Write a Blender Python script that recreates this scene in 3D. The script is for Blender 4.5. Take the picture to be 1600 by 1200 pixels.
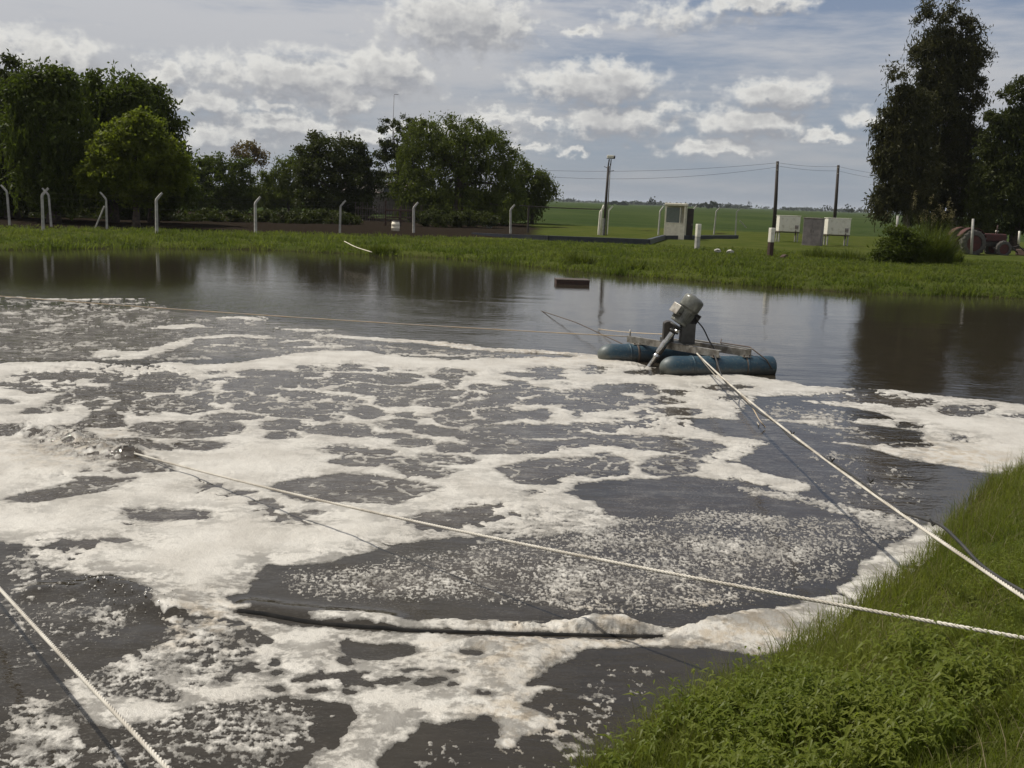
import bpy, bmesh, math, random
import numpy as np

for o in list(bpy.data.objects):
    bpy.data.objects.remove(o)
SC = bpy.context.scene
COL = SC.collection
RNG = np.random.default_rng(11)
random.seed(5)

# ------------------------------------------------------------------ camera
FPX, EYE = 1537.0, 3.0
ROLL, PITCH = math.atan(0.037), math.atan(289 / FPX)
FW = np.array([0, math.cos(PITCH), -math.sin(PITCH)])
R0 = np.array([1.0, 0, 0])
U0 = np.array([0, math.sin(PITCH), math.cos(PITCH)])
RT = R0 * math.cos(ROLL) + U0 * math.sin(ROLL)
UP = -R0 * math.sin(ROLL) + U0 * math.cos(ROLL)
CP = np.array([0, 0, EYE])
cam_data = bpy.data.cameras.new('camera')
cam = bpy.data.objects.new('camera', cam_data)
COL.objects.link(cam)
from mathutils import Matrix, Vector
M = Matrix.Identity(4)
for i in range(3):
    M[i][0], M[i][1], M[i][2], M[i][3] = RT[i], UP[i], -FW[i], CP[i]
cam.matrix_world = M
cam_data.sensor_width = 36
cam_data.lens = FPX / 1600 * 36
cam_data.clip_end = 20000
cam_data.clip_start = 0.05
SC.camera = cam

def ray(x, y):
    return FW + (x - 800) / FPX * RT + (600 - y) / FPX * UP

def at(x, y, z=0.0):
    """survey point on the level z seen at photograph position x, y"""
    d = ray(x, y)
    return CP + d * ((z - EYE) / d[2])

def aty(x, y, Y):
    """survey point at distance Y along the ground axis"""
    d = ray(x, y)
    return CP + d * (Y / d[1])

# ------------------------------------------------------------------ light
SUN_AZ, SUN_EL = math.radians(-65), math.radians(55)
SUN_DIR = Vector((math.sin(SUN_AZ) * math.cos(SUN_EL), math.cos(SUN_AZ) * math.cos(SUN_EL), math.sin(SUN_EL)))
sl = bpy.data.lights.new('sun', 'SUN')
sl.energy = 4.8
sl.angle = math.radians(0.6)
sl.color = (1.0, 0.95, 0.86)
sun = bpy.data.objects.new('sun', sl)
COL.objects.link(sun)
sun.rotation_euler = SUN_DIR.to_track_quat('Z', 'Y').to_euler()

SC.render.engine = 'CYCLES'
SC.view_settings.view_transform = 'Standard'
SC.view_settings.look = 'None'
SC.view_settings.exposure = -0.12
SC.view_settings.gamma = 1.0
SC.view_settings.use_curve_mapping = False
SC.cycles.max_bounces = 6
SC.cycles.transparent_max_bounces = 6
SC.cycles.caustics_reflective = False
SC.cycles.caustics_refractive = False

# node helper -------------------------------------------------------
class NT:
    def __init__(self, tree):
        self.t = tree
        self.n = tree.nodes
    def add(self, kind, **kw):
        nd = self.n.new(kind)
        for k, v in kw.items():
            setattr(nd, k, v)
        return nd
    def link(self, a, b):
        self.t.links.new(a, b)
    def put(self, sock, v):
        if hasattr(v, 'is_output'):
            self.link(v, sock)
        else:
            sock.default_value = v
    def math(self, op, a, b=None, c=None, clamp=False):
        nd = self.add('ShaderNodeMath', operation=op, use_clamp=clamp)
        self.put(nd.inputs[0], a)
        if b is not None: self.put(nd.inputs[1], b)
        if c is not None: self.put(nd.inputs[2], c)
        return nd.outputs[0]
    def vmath(self, op, a, b=None, out=0):
        nd = self.add('ShaderNodeVectorMath', operation=op)
        self.put(nd.inputs[0], a)
        if b is not None: self.put(nd.inputs[1], b)
        return nd.outputs[out]
    def ramp(self, v, a, b, lo=0.0, hi=1.0, smooth=True):
        nd = self.add('ShaderNodeMapRange', interpolation_type='SMOOTHSTEP' if smooth else 'LINEAR')
        nd.clamp = True
        self.put(nd.inputs[0], v)
        for i, q in enumerate((a, b, lo, hi)): self.put(nd.inputs[i + 1], q)
        return nd.outputs[0]
    def mix(self, f, a, b):
        nd = self.add('ShaderNodeMix', data_type='RGBA')
        self.put(nd.inputs[0], f)
        self.put(nd.inputs[6], a); self.put(nd.inputs[7], b)
        return nd.outputs[2]
    def noise(self, vec, scale, detail=4, rough=0.55, dist=0.0, dim='3D'):
        nd = self.add('ShaderNodeTexNoise', noise_dimensions=dim)
        if vec is not None: self.link(vec, nd.inputs['Vector'])
        nd.inputs['Scale'].default_value = scale
        nd.inputs['Detail'].default_value = detail
        nd.inputs['Roughness'].default_value = rough
        nd.inputs['Distortion'].default_value = dist
        return nd.outputs['Fac']
    def pos(self):
        return self.add('ShaderNodeNewGeometry').outputs['Position']
    def objc(self):
        return self.add('ShaderNodeTexCoord').outputs['Object']
    def scale(self, v, s):
        return self.vmath('MULTIPLY', v, s)
    def attr(self, name, out='Fac'):
        return self.add('ShaderNodeAttribute', attribute_name=name).outputs[out]

def rgba(c, a=1.0):
    return (c[0], c[1], c[2], a)

# ------------------------------------------------------------------ sky
def build_world():
    w = bpy.data.worlds.new('World')
    SC.world = w
    w.use_nodes = True
    T = NT(w.node_tree)
    for nd in list(T.n): T.n.remove(nd)
    out = T.add('ShaderNodeOutputWorld')
    bg = T.add('ShaderNodeBackground')
    bg.inputs['Strength'].default_value = 0.1
    T.link(bg.outputs[0], out.inputs[0])
    sky = T.add('ShaderNodeTexSky', sky_type='NISHITA', sun_disc=False)
    sky.sun_elevation = SUN_EL
    sky.sun_rotation = SUN_AZ
    sky.air_density, sky.dust_density, sky.ozone_density = 1.0, 0.6, 2.0
    gen = T.add('ShaderNodeTexCoord').outputs['Generated']
    sep = T.add('ShaderNodeSeparateXYZ'); T.link(gen, sep.inputs[0])
    az = T.math('ARCTAN2', sep.outputs[0], sep.outputs[1])
    el = T.math('ARCSINE', sep.outputs[2])
    cmb = T.add('ShaderNodeCombineXYZ')
    T.link(az, cmb.inputs[0]); T.link(el, cmb.inputs[1])
    P = cmb.outputs[0]
    # cumulus clouds: position, half width, half height (photograph units), weight
    CL = [(715, 34, 112, 44, 1.15), (790, 38, 50, 26, .9), (470, 120, 185, 32, 1.0), (600, 112, 78, 34, 1.1), (255, 110, 34, 20, .95),
          (60, 92, 80, 40, 1.05), (925, 132, 110, 32, 1.1), (965, 125, 60, 26, 1.0), (1215, 147, 78, 24, 1.05), (315, 160, 90, 20, .95),
          (532, 157, 56, 20, 1.0), (955, 190, 92, 28, 1.0), (1165, 195, 92, 24, 1.0), (440, 192, 110, 20, .95), (560, 215, 70, 16, .9),
          (340, 212, 90, 22, .85), (830, 230, 36, 10, .85), (905, 50, 24, 9, .8), (893, 237, 20, 6, .75), (1115, 233, 75, 12, .85),
          (1285, 213, 45, 9, .85), (850, 188, 22, 9, .8), (432, 162, 28, 10, .85), (775, 178, 50, 14, .85), (1185, 4, 75, 16, 1.0),
          (1050, 28, 90, 22, .62), (1350, 185, 28, 14, .6), (1040, 165, 40, 14, .65), (700, 205, 140, 14, .6)]
    grp = bpy.data.node_groups.new('cumulus', 'ShaderNodeTree')
    grp.interface.new_socket('Vector', in_out='INPUT', socket_type='NodeSocketVector')
    grp.interface.new_socket('Density', in_out='OUTPUT', socket_type='NodeSocketFloat')
    G = NT(grp)
    gi, go = G.add('NodeGroupInput'), G.add('NodeGroupOutput')
    p = gi.outputs[0]
    wn = G.add('ShaderNodeTexNoise'); wn.noise_dimensions = '2D'
    G.link(G.scale(p, (1, 1.5, 1)), wn.inputs['Vector'])
    wn.inputs['Scale'].default_value = 34; wn.inputs['Detail'].default_value = 5; wn.inputs['Roughness'].default_value = .6
    off = G.vmath('MULTIPLY', G.vmath('SUBTRACT', wn.outputs['Color'], (.5, .5, .5)), (.045, .026, 0))
    q = G.vmath('ADD', p, off)
    acc = None
    for (cx, cy, hw, hh, wt) in CL:
        d = ray(cx, cy); d = d / np.linalg.norm(d)
        a0, e0 = math.atan2(d[0], d[1]), math.asin(d[2])
        dd = G.scale(G.vmath('SUBTRACT', q, (a0, e0, 0)), (FPX / hw, FPX / hh, 0))
        ln = G.vmath('LENGTH', dd, out=1)
        v = G.math('MULTIPLY', G.math('SUBTRACT', 1.25, ln), wt)
        acc = v if acc is None else G.math('MAXIMUM', acc, v)
    # clouds of the rest of the sky, all round and overhead
    sp = G.add('ShaderNodeSeparateXYZ'); G.link(p, sp.inputs[0])
    farout = G.math('MAXIMUM', G.ramp(G.math('ABSOLUTE', sp.outputs[0]), .52, .7), G.ramp(sp.outputs[1], .2, .3))
    other = G.math('SUBTRACT', G.noise(G.scale(p, (1, 2.2, 1)), 5, 3, .5, dim='2D'), .52)
    other = G.math('SUBTRACT', G.math('MULTIPLY', G.math('MULTIPLY', other, 5), farout), G.math('MULTIPLY', G.math('SUBTRACT', 1, farout), 3))
    acc = G.math('MAXIMUM', acc, other)
    fb = G.noise(G.scale(p, (1, 1.35, 1)), 58, 6, .52, dim='2D')
    acc = G.math('ADD', G.math('MINIMUM', acc, 1.05), G.math('MULTIPLY', G.math('SUBTRACT', fb, .5), 1.35))
    G.link(acc, go.inputs[0])
    def dens(v):
        nd = T.add('ShaderNodeGroup'); nd.node_tree = grp
        T.link(v, nd.inputs[0]); return nd.outputs[0]
    d0 = dens(P)
    d1 = dens(T.vmath('ADD', P, (-.006, .013, 0)))
    cov = T.ramp(d0, -.15, .78)
    lit = T.math('SUBTRACT', T.math('MINIMUM', d0, 1.1), T.math('MINIMUM', d1, 1.1))
    litf = T.ramp(lit, -.55, .65)
    thick = T.ramp(d0, .5, 1.3)
    ccol = T.mix(litf, (3.6, 3.7, 4.0, 1), (8.4, 8.3, 7.9, 1))
    ccol = T.mix(T.math('MULTIPLY', thick, .55), ccol, (3.6, 3.65, 3.9, 1))
    # thin high sheet
    n1 = T.noise(T.scale(P, (1.0, 6.5, 1)), 5.5, 6, .62, dim='2D')
    n2 = T.noise(T.scale(P, (1.0, 3.0, 1)), 2.2, 3, .5, dim='2D')
    elr = T.ramp(el, .0, .17)
    leftw = T.ramp(az, .25, -.45)
    veil = T.math('ADD', T.math('MULTIPLY', n1, .75), T.math('ADD', T.math('MULTIPLY', n2, .5), T.math('MULTIPLY', T.math('MULTIPLY', elr, T.math('ADD', T.math('MULTIPLY', leftw, .22), .04)), 1.0)))
    veil = T.ramp(veil, .45, .87)
    base = T.mix(T.ramp(el, 0.0, .35), (3.3, 3.85, 4.75, 1), (2.2, 2.95, 4.6, 1))
    base = T.mix(.75, T.scale(sky.outputs[0], (.58, .57, .58)), base)
    vcol = T.mix(T.ramp(el, .02, .18), (4.6, 4.65, 4.8, 1), (6.5, 6.45, 6.5, 1))
    c = T.mix(T.math('MULTIPLY', veil, .8), base, vcol)
    c = T.mix(T.math('MULTIPLY', cov, T.ramp(el, .01, .06, .55, .95)), c, ccol)
    T.link(c, bg.inputs['Color'])
build_world()

# ------------------------------------------------------------------ mesh helpers
def tag(o, label=None, cat=None, group=None, kind=None):
    if label: o['label'] = label
    if cat: o['category'] = cat
    if group: o['group'] = group
    if kind: o['kind'] = kind
    return o

def empty(name, loc=(0, 0, 0), rz=0.0):
    o = bpy.data.objects.new(name, None)
    o.empty_display_size = .2
    o.location = loc
    o.rotation_euler = (0, 0, rz)
    COL.objects.link(o)
    return o

def mesh_np(name, verts, faces, mat=None, parent=None, smooth=True, attrs=None):
    """verts (n,3); faces: list of int arrays of shape (m,k)"""
    me = bpy.data.meshes.new(name)
    verts = np.asarray(verts, np.float32)
    if not isinstance(faces, (list, tuple)): faces = [faces]
    faces = [np.asarray(fc, np.int32) for fc in faces if len(fc)]
    me.vertices.add(len(verts))
    me.vertices.foreach_set('co', verts.ravel())
    loops = np.concatenate([fc.ravel() for fc in faces])
    tot = np.concatenate([np.full(len(fc), fc.shape[1], np.int32) for fc in faces])
    st = np.concatenate([[0], np.cumsum(tot)[:-1]]).astype(np.int32)
    me.loops.add(len(loops)); me.loops.foreach_set('vertex_index', loops)
    me.polygons.add(len(tot)); me.polygons.foreach_set('loop_start', st)
    me.polygons.foreach_set('loop_total', tot)
    me.polygons.foreach_set('use_smooth', np.full(len(tot), smooth))
    me.update(calc_edges=True)
    me.validate()
    if attrs:
        for k, v in attrs.items():
            a = me.attributes.new(k, 'FLOAT', 'POINT')
            a.data.foreach_set('value', np.asarray(v, np.float32))
    if mat: me.materials.append(mat)
    o = bpy.data.objects.new(name, me)
    COL.objects.link(o)
    if parent: o.parent = parent
    return o

class MB:
    def __init__(self):
        self.v, self.f = [], []
    def add(self, vs, fs):
        n = len(self.v)
        self.v += [tuple(map(float, q)) for q in vs]
        self.f += [tuple(i + n for i in fc) for fc in fs]
        return self
    def box(self, c, s, rot=None, taper=1.0, bevel=0.0):
        c = np.array(c, float); hx, hy, hz = [q / 2 for q in s]
        bm = bmesh.new()
        vs = [bm.verts.new((sx * hx * (taper if sz > 0 else 1), sy * hy * (taper if sz > 0 else 1), sz * hz)) for sz in (-1, 1) for sy in (-1, 1) for sx in (-1, 1)]
        for q in ((0, 2, 3, 1), (4, 5, 7, 6), (0, 1, 5, 4), (2, 6, 7, 3), (0, 4, 6, 2), (1, 3, 7, 5)):
            bm.faces.new([vs[i] for i in q])
        if bevel:
            bmesh.ops.bevel(bm, geom=list(bm.edges), offset=bevel, segments=2, affect='EDGES', profile=.5)
        bm.verts.index_update()
        vv = [np.array(q.co) for q in bm.verts]
        if rot is not None:
            Rm = np.array(rot); vv = [Rm @ q for q in vv]
        self.add([q + c for q in vv], [[q.index for q in fc.verts] for fc in bm.faces])
        bm.free()
        return self
    def tube(self, pts, radii, sides=8, cap=True):
        pts = [np.array(q, float) for q in pts]
        if not hasattr(radii, '__len__'): radii = [radii] * len(pts)
        n0 = len(self.v); ref = None; vs = []; fs = []
        for i, q in enumerate(pts):
            d = pts[min(i + 1, len(pts) - 1)] - pts[max(i - 1, 0)]
            d = d / (np.linalg.norm(d) + 1e-9)
            if ref is None:
                ref = np.cross(d, (0, 0, 1.0) if abs(d[2]) < .9 else (1.0, 0, 0))
            ref = ref - d * (ref @ d); ref /= np.linalg.norm(ref) + 1e-9
            b = np.cross(d, ref)
            for k in range(sides):
                a = 2 * math.pi * k / sides
                vs.append(q + radii[i] * (math.cos(a) * ref + math.sin(a) * b))
        for i in range(len(pts) - 1):
            for k in range(sides):
                k2 = (k + 1) % sides
                fs.append((i * sides + k, i * sides + k2, (i + 1) * sides + k2, (i + 1) * sides + k))
        if cap:
            fs.append(tuple(range(sides))[::-1])
            fs.append(tuple((len(pts) - 1) * sides + k for k in range(sides)))
        return self.add(vs, fs)
    def lathe(self, p, axis, prof, sides=24, cap=True):
        """profile of (distance along axis, radius)"""
        a = np.array(axis, float); a /= np.linalg.norm(a)
        return self.tube_profile(np.array(p, float), a, prof, sides, cap)
    def tube_profile(self, p, a, prof, sides, cap=True):
        ref = np.cross(a, (0, 0, 1.0) if abs(a[2]) < .9 else (1.0, 0, 0)); ref /= np.linalg.norm(ref)
        b = np.cross(a, ref); vs = []; fs = []
        for (t, r) in prof:
            for k in range(sides):
                th = 2 * math.pi * k / sides
                vs.append(p + a * t + max(r, 1e-4) * (math.cos(th) * ref + math.sin(th) * b))
        for i in range(len(prof) - 1):
            for k in range(sides):
                k2 = (k + 1) % sides
                fs.append((i * sides + k, i * sides + k2, (i + 1) * sides + k2, (i + 1) * sides + k))
        if cap:
            fs.append(tuple(range(sides))[::-1]); fs.append(tuple((len(prof) - 1) * sides + k for k in range(sides)))
        return self.add(vs, fs)
    def build(self, name, mat, parent=None, smooth=False):
        me = bpy.data.meshes.new(name)
        me.from_pydata(self.v, [], self.f)
        me.update()
        if smooth:
            me.polygons.foreach_set('use_smooth', [len(q.vertices) < 5 for q in me.polygons])
        me.materials.append(mat)
        o = bpy.data.objects.new(name, me)
        COL.objects.link(o)
        if parent: o.parent = parent
        return o

def rotz(a):
    return np.array([[math.cos(a), -math.sin(a), 0], [math.sin(a), math.cos(a), 0], [0, 0, 1.0]])

def copy_tree(o, parent=None):
    c = o.copy(); COL.objects.link(c)
    if parent is not None: c.parent = parent
    for ch in [q for q in bpy.data.objects if q.parent is o]:
        copy_tree(ch, c)
    return c

# ------------------------------------------------------------------ noise in numpy
_perm = np.random.default_rng(3).permutation(4096).astype(np.int64)
def _hash(ix, iy, s=0):
    return _perm[(_perm[(_perm[(ix + s * 131) & 4095] + iy) & 4095] + s) & 4095]
def perlin(x, y, s=0):
    ix, iy = np.floor(x).astype(np.int64), np.floor(y).astype(np.int64)
    fx, fy = x - ix, y - iy
    u, v = fx * fx * fx * (fx * (fx * 6 - 15) + 10), fy * fy * fy * (fy * (fy * 6 - 15) + 10)
    def g(a, b, dx, dy):
        t = _hash(a, b, s) * (2 * math.pi / 4096)
        return np.cos(t) * dx + np.sin(t) * dy
    n00, n10 = g(ix, iy, fx, fy), g(ix + 1, iy, fx - 1, fy)
    n01, n11 = g(ix, iy + 1, fx, fy - 1), g(ix + 1, iy + 1, fx - 1, fy - 1)
    return (n00 * (1 - u) + n10 * u) * (1 - v) + (n01 * (1 - u) + n11 * u) * v
def fbm(x, y, oct=4, s=0, gain=.5):
    a, t, n = 1.0, 0.0, 0.0
    for k in range(oct):
        t = t + a * perlin(x * 2 ** k, y * 2 ** k, s + k)
        n += a; a *= gain
    return t / n * 1.5
def worley(x, y, s=0, jit=.9):
    ix, iy = np.floor(x).astype(np.int64), np.floor(y).astype(np.int64)
    f1 = np.full(x.shape, 9.0); f2 = np.full(x.shape, 9.0); hid = np.zeros(x.shape)
    for dx in (-1, 0, 1):
        for dy in (-1, 0, 1):
            hx = _hash(ix + dx, iy + dy, s) / 4096.0
            hy = _hash(ix + dx, iy + dy, s + 7) / 4096.0
            d = np.hypot(ix + dx + .5 + (hx - .5) * jit - x, iy + dy + .5 + (hy - .5) * jit - y)
            near = d < f1
            f2 = np.where(near, f1, np.minimum(f2, d))
            hid = np.where(near, _hash(ix + dx, iy + dy, s + 13) / 4096.0, hid)
            f1 = np.where(near, d, f1)
    return f1, f2, hid
def sstep(a, b, x):
    t = np.clip((x - a) / (b - a), 0, 1)
    return t * t * (3 - 2 * t)
def poly_sdf(px_, py_, poly):
    """signed distance, positive inside"""
    poly = np.asarray(poly, float)
    d = np.full(px_.shape, 1e9); ins = np.zeros(px_.shape, bool)
    n = len(poly)
    for i in range(n):
        ax, ay = poly[i]; bx, by = poly[(i + 1) % n]
        ex, ey = bx - ax, by - ay
        t = np.clip(((px_ - ax) * ex + (py_ - ay) * ey) / (ex * ex + ey * ey + 1e-12), 0, 1)
        d = np.minimum(d, (px_ - ax - t * ex) ** 2 + (py_ - ay - t * ey) ** 2)
        c = ((ay > py_) != (by > py_))
        with np.errstate(divide='ignore', invalid='ignore'):
            xi = ax + (py_ - ay) / (by - ay if by != ay else 1e-12) * ex
        ins ^= c & (px_ < xi)
    d = np.sqrt(d)
    return np.where(ins, d, -d)
def line_dist(px_, py_, pts):
    d = np.full(px_.shape, 1e9); tt = np.zeros(px_.shape)
    for i in range(len(pts) - 1):
        ax, ay = pts[i][:2]; bx, by = pts[i + 1][:2]
        ex, ey = bx - ax, by - ay
        t = np.clip(((px_ - ax) * ex + (py_ - ay) * ey) / (ex * ex + ey * ey + 1e-12), 0, 1)
        q = np.hypot(px_ - ax - t * ex, py_ - ay - t * ey)
        tt = np.where(q < d, i + t, tt)
        d = np.minimum(d, q)
    return d, tt
# ------------------------------------------------------------------ materials
def new_mat(name):
    m = bpy.data.materials.new(name); m.use_nodes = True
    T = NT(m.node_tree)
    return m, T, T.n['Principled BSDF']

def simple(name, c1, c2=None, rough=.7, metal=0.0, nscale=6.0, bump=0.0, bscale=40.0, spec=.5, detail=5, lo=.35, hi=.68):
    m, T, B = new_mat(name)
    P = T.objc()
    c2 = c2 or tuple(q * .72 for q in c1)
    f = T.ramp(T.noise(P, nscale, detail, .6), lo, hi)
    T.link(T.mix(f, rgba(c1), rgba(c2)), B.inputs['Base Color'])
    B.inputs['Roughness'].default_value = rough
    B.inputs['Metallic'].default_value = metal
    B.inputs['Specular IOR Level'].default_value = spec
    if bump:
        bp = T.add('ShaderNodeBump'); bp.inputs['Strength'].default_value = bump; bp.inputs['Distance'].default_value = .01
        T.link(T.noise(P, bscale, 4, .6), bp.inputs['Height']); T.link(bp.outputs[0], B.inputs['Normal'])
    return m

def leaf_mat(name, c1, c2, trans=.25, nscale=.7, rough=.55):
    m, T, B = new_mat(name)
    out = T.n['Material Output']
    f = T.ramp(T.noise(T.pos(), nscale, 4, .6), .3, .7)
    f2 = T.math('ADD', T.math('MULTIPLY', f, .55), T.math('MULTIPLY', T.attr('tone'), .45))
    c = T.mix(f2, rgba(c1), rgba(c2))
    T.link(c, B.inputs['Base Color'])
    B.inputs['Roughness'].default_value = rough
    B.inputs['Specular IOR Level'].default_value = .14
    tr = T.add('ShaderNodeBsdfTranslucent'); T.link(T.scale(c, (1.6, 1.72, 1.0)), tr.inputs[0])
    mx = T.add('ShaderNodeMixShader'); mx.inputs[0].default_value = trans
    T.link(B.outputs[0], mx.inputs[1]); T.link(tr.outputs[0], mx.inputs[2]); T.link(mx.outputs[0], out.inputs[0])
    return m

def clear_pane():
    m, T, B = new_mat('clear_pane')
    tr = T.add('ShaderNodeBsdfTransparent'); tr.inputs[0].default_value = (.75, .8, .8, 1)
    B.inputs['Base Color'].default_value = (.2, .22, .22, 1); B.inputs['Roughness'].default_value = .08
    mx = T.add('ShaderNodeMixShader'); mx.inputs[0].default_value = .35
    T.link(tr.outputs[0], mx.inputs[1]); T.link(B.outputs[0], mx.inputs[2]); T.link(mx.outputs[0], T.n['Material Output'].inputs[0])
    return m
MT = {}
MT['concrete'] = simple('concrete', (.42, .40, .36), (.27, .26, .23), .85, nscale=5, bump=.4)
MT['white_paint'] = simple('white_paint', (.72, .68, .58), (.44, .40, .31), .55, nscale=3, lo=.48, hi=.78)
MT['galvanised'] = simple('galvanised', (.34, .32, .28), (.17, .15, .125), .42, .6, nscale=9)
MT['steel_grey'] = simple('steel_grey', (.060, .058, .052), (.032, .030, .027), .6, .1, nscale=7, bump=.2)
MT['polished'] = simple('polished', (.62, .60, .57), (.4, .38, .35), .22, .95, nscale=12)
MT['motor_grey'] = simple('motor_grey', (.19, .19, .16), (.10, .10, .082), .30, .1, nscale=9)
MT['dark_metal'] = simple('dark_metal', (.035, .033, .03), (.06, .045, .035), .5, .3)
MT['rust'] = simple('rust', (.075, .040, .028), (.045, .028, .022), .8, .2, nscale=14, bump=.4)
MT['old_wood'] = simple('old_wood', (.09, .07, .055), (.05, .038, .03), .85, nscale=12, bump=.5)
MT['pole_wood'] = simple('pole_wood', (.05, .038, .03), (.03, .024, .02), .85, nscale=8, bump=.5)
MT['bark'] = simple('bark', (.09, .065, .045), (.04, .03, .022), .9, nscale=5, bump=.6, bscale=12)
MT['pale_bark'] = simple('pale_bark', (.22, .19, .15), (.10, .085, .07), .85, nscale=3, bump=.4, bscale=10)
MT['black_liner'] = simple('black_liner', (.018, .020, .028), (.032, .034, .042), .45, nscale=3)
MT['hose_black'] = simple('hose_black', (.010, .010, .010), (.022, .02, .018), .9, spec=.1)
MT['black_rubber'] = simple('black_rubber', (.018, .018, .018), (.04, .037, .033), .6)
MT['dusty_tyre'] = simple('dusty_tyre', (.05, .046, .042), (.09, .08, .068), .9, nscale=6, bump=.4)
MT['tractor_red'] = simple('tractor_red', (.075, .017, .014), (.045, .018, .015), .8, nscale=5, bump=.2)  # red darkened: the shade the tractor stands in is put into the colour
MT['glass'] = simple('glass', (.03, .035, .04), (.02, .024, .028), .06, spec=.8)
MT['clear_pane'] = clear_pane()
MT['cream'] = simple('cream', (.78, .71, .56), (.64, .57, .44), .6, nscale=4)
MT['house_white'] = simple('house_white', (.72, .68, .62), (.55, .5, .45), .8, nscale=2)
MT['mauve_wall'] = simple('mauve_wall', (.26, .225, .215), (.18, .155, .15), .9, nscale=2.5, bump=.3)
MT['tin_roof'] = simple('tin_roof', (.30, .27, .25), (.18, .13, .11), .5, .4)
MT['teal'] = simple('teal', (.30, .50, .50), (.2, .38, .4), .5)

def rope_mat(name, c1, c2):
    m, T, B = new_mat(name)
    P = T.objc()
    f = T.ramp(T.noise(P, 2.2, 7, .7), .38, .68)
    f2 = T.ramp(T.noise(P, 160, 3, .6), .3, .75)
    c = T.mix(f, rgba(c1), rgba(c2))
    c = T.mix(T.math('MULTIPLY', f2, .35), c, rgba(tuple(q * .55 for q in c1)))
    T.link(c, B.inputs['Base Color']); B.inputs['Roughness'].default_value = .85
    return m
MT['white_rope'] = rope_mat('white_rope', (.66, .62, .54), (.38, .335, .27))
MT['orange_rope'] = rope_mat('orange_rope', (.50, .38, .24), (.42, .38, .33))
MT['dark_rope'] = rope_mat('dark_rope', (.12, .09, .07), (.07, .055, .045))

def pontoon_mat():
    m, T, B = new_mat('blue_pontoon')
    P = T.objc(); G = T.pos()
    sz = T.add('ShaderNodeSeparateXYZ'); T.link(G, sz.inputs[0])
    n = T.noise(P, 5, 6, .65); n2 = T.noise(P, 26, 4, .6)
    c = T.mix(T.ramp(n, .35, .7), (.012, .040, .064, 1), (.022, .058, .080, 1))
    # dried scum band near the waterline and patchy grime
    band = T.ramp(T.math('ADD', sz.outputs[2], T.math('MULTIPLY', T.math('SUBTRACT', n, .5), .3)), .17, .05)
    c = T.mix(T.math('MULTIPLY', band, .85), c, (.075, .07, .058, 1))
    c = T.mix(T.math('MULTIPLY', T.ramp(n2, .5, .75), .6), c, (.13, .135, .12, 1))
    sx = T.add('ShaderNodeSeparateXYZ'); T.link(P, sx.inputs[0])
    nose = T.ramp(T.math('ADD', sx.outputs[0], T.math('MULTIPLY', n, .35)), -.62, -.98)
    c = T.mix(T.math('MULTIPLY', nose, .75), c, (.12, .125, .105, 1))
    T.link(c, B.inputs['Base Color']); B.inputs['Roughness'].default_value = .5
    bp = T.add('ShaderNodeBump'); bp.inputs['Strength'].default_value = .3; bp.inputs['Distance'].default_value = .01
    T.link(n2, bp.inputs['Height']); T.link(bp.outputs[0], B.inputs['Normal'])
    return m
MT['pontoon'] = pontoon_mat()

# ------------------------------------------------------------------ the pond outline (metres)
near_px = [(930, 1222), (1010, 1160), (1110, 1095), (1210, 1038), (1262, 1002), (1318, 956), (1400, 912), (1448, 866), (1482, 822), (1522, 776), (1550, 750), (1612, 732)]
far_px = [(1640, 470), (1600, 467), (1500, 462), (1400, 460), (1300, 455), (1200, 448), (1100, 440), (1000, 432), (900, 424), (800, 413), (700, 404), (560, 397), (400, 390), (200, 388), (0, 391)]
POND = [(-12, 1.0), (-5, 1.6), (-2.2, 2.3), (-.6, 3.3)]
POND += [tuple(at(x, y)[:2]) for x, y in near_px]
POND += [(9, 13), (14, 16.5), (20, 24), (23, 32)]
POND += [tuple(at(x, y)[:2]) for x, y in far_px]
POND += [(-34, 38), (-38, 20), (-30, 4)]

def bank_noise(x, y):
    return .35 * fbm(x * .7, y * .7, 3, 40)
def pond_d(x, y):
    return -poly_sdf(x, y, POND)
def ground_z(x, y, d=None):
    if d is None: d = pond_d(x, y)
    near = 1 - sstep(13, 24, y)
    d = d + bank_noise(x, y) * (.3 + .7 * (1 - near)) * sstep(-.5, .3, np.abs(d))
    zn = .06 * sstep(0, .25, d) + .47 * np.clip(d - .1, 0, 3.1) - .0
    zn = np.minimum(zn, 1.42 + .0 * d)
    zf = .22 * sstep(0, .8, d) + .30 * sstep(.6, 6, d)
    z = zf * (1 - near) + zn * near
    z = np.where(d < 0, -.7 * sstep(0, 1.2, -d) - .02, z)
    z = z + np.where(d > .2, .05 * fbm(x * .9, y * .9, 3, 20), 0) * sstep(.2, 1, d)
    # the land beyond stays level, far plain slightly lower than eye
    return z

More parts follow.
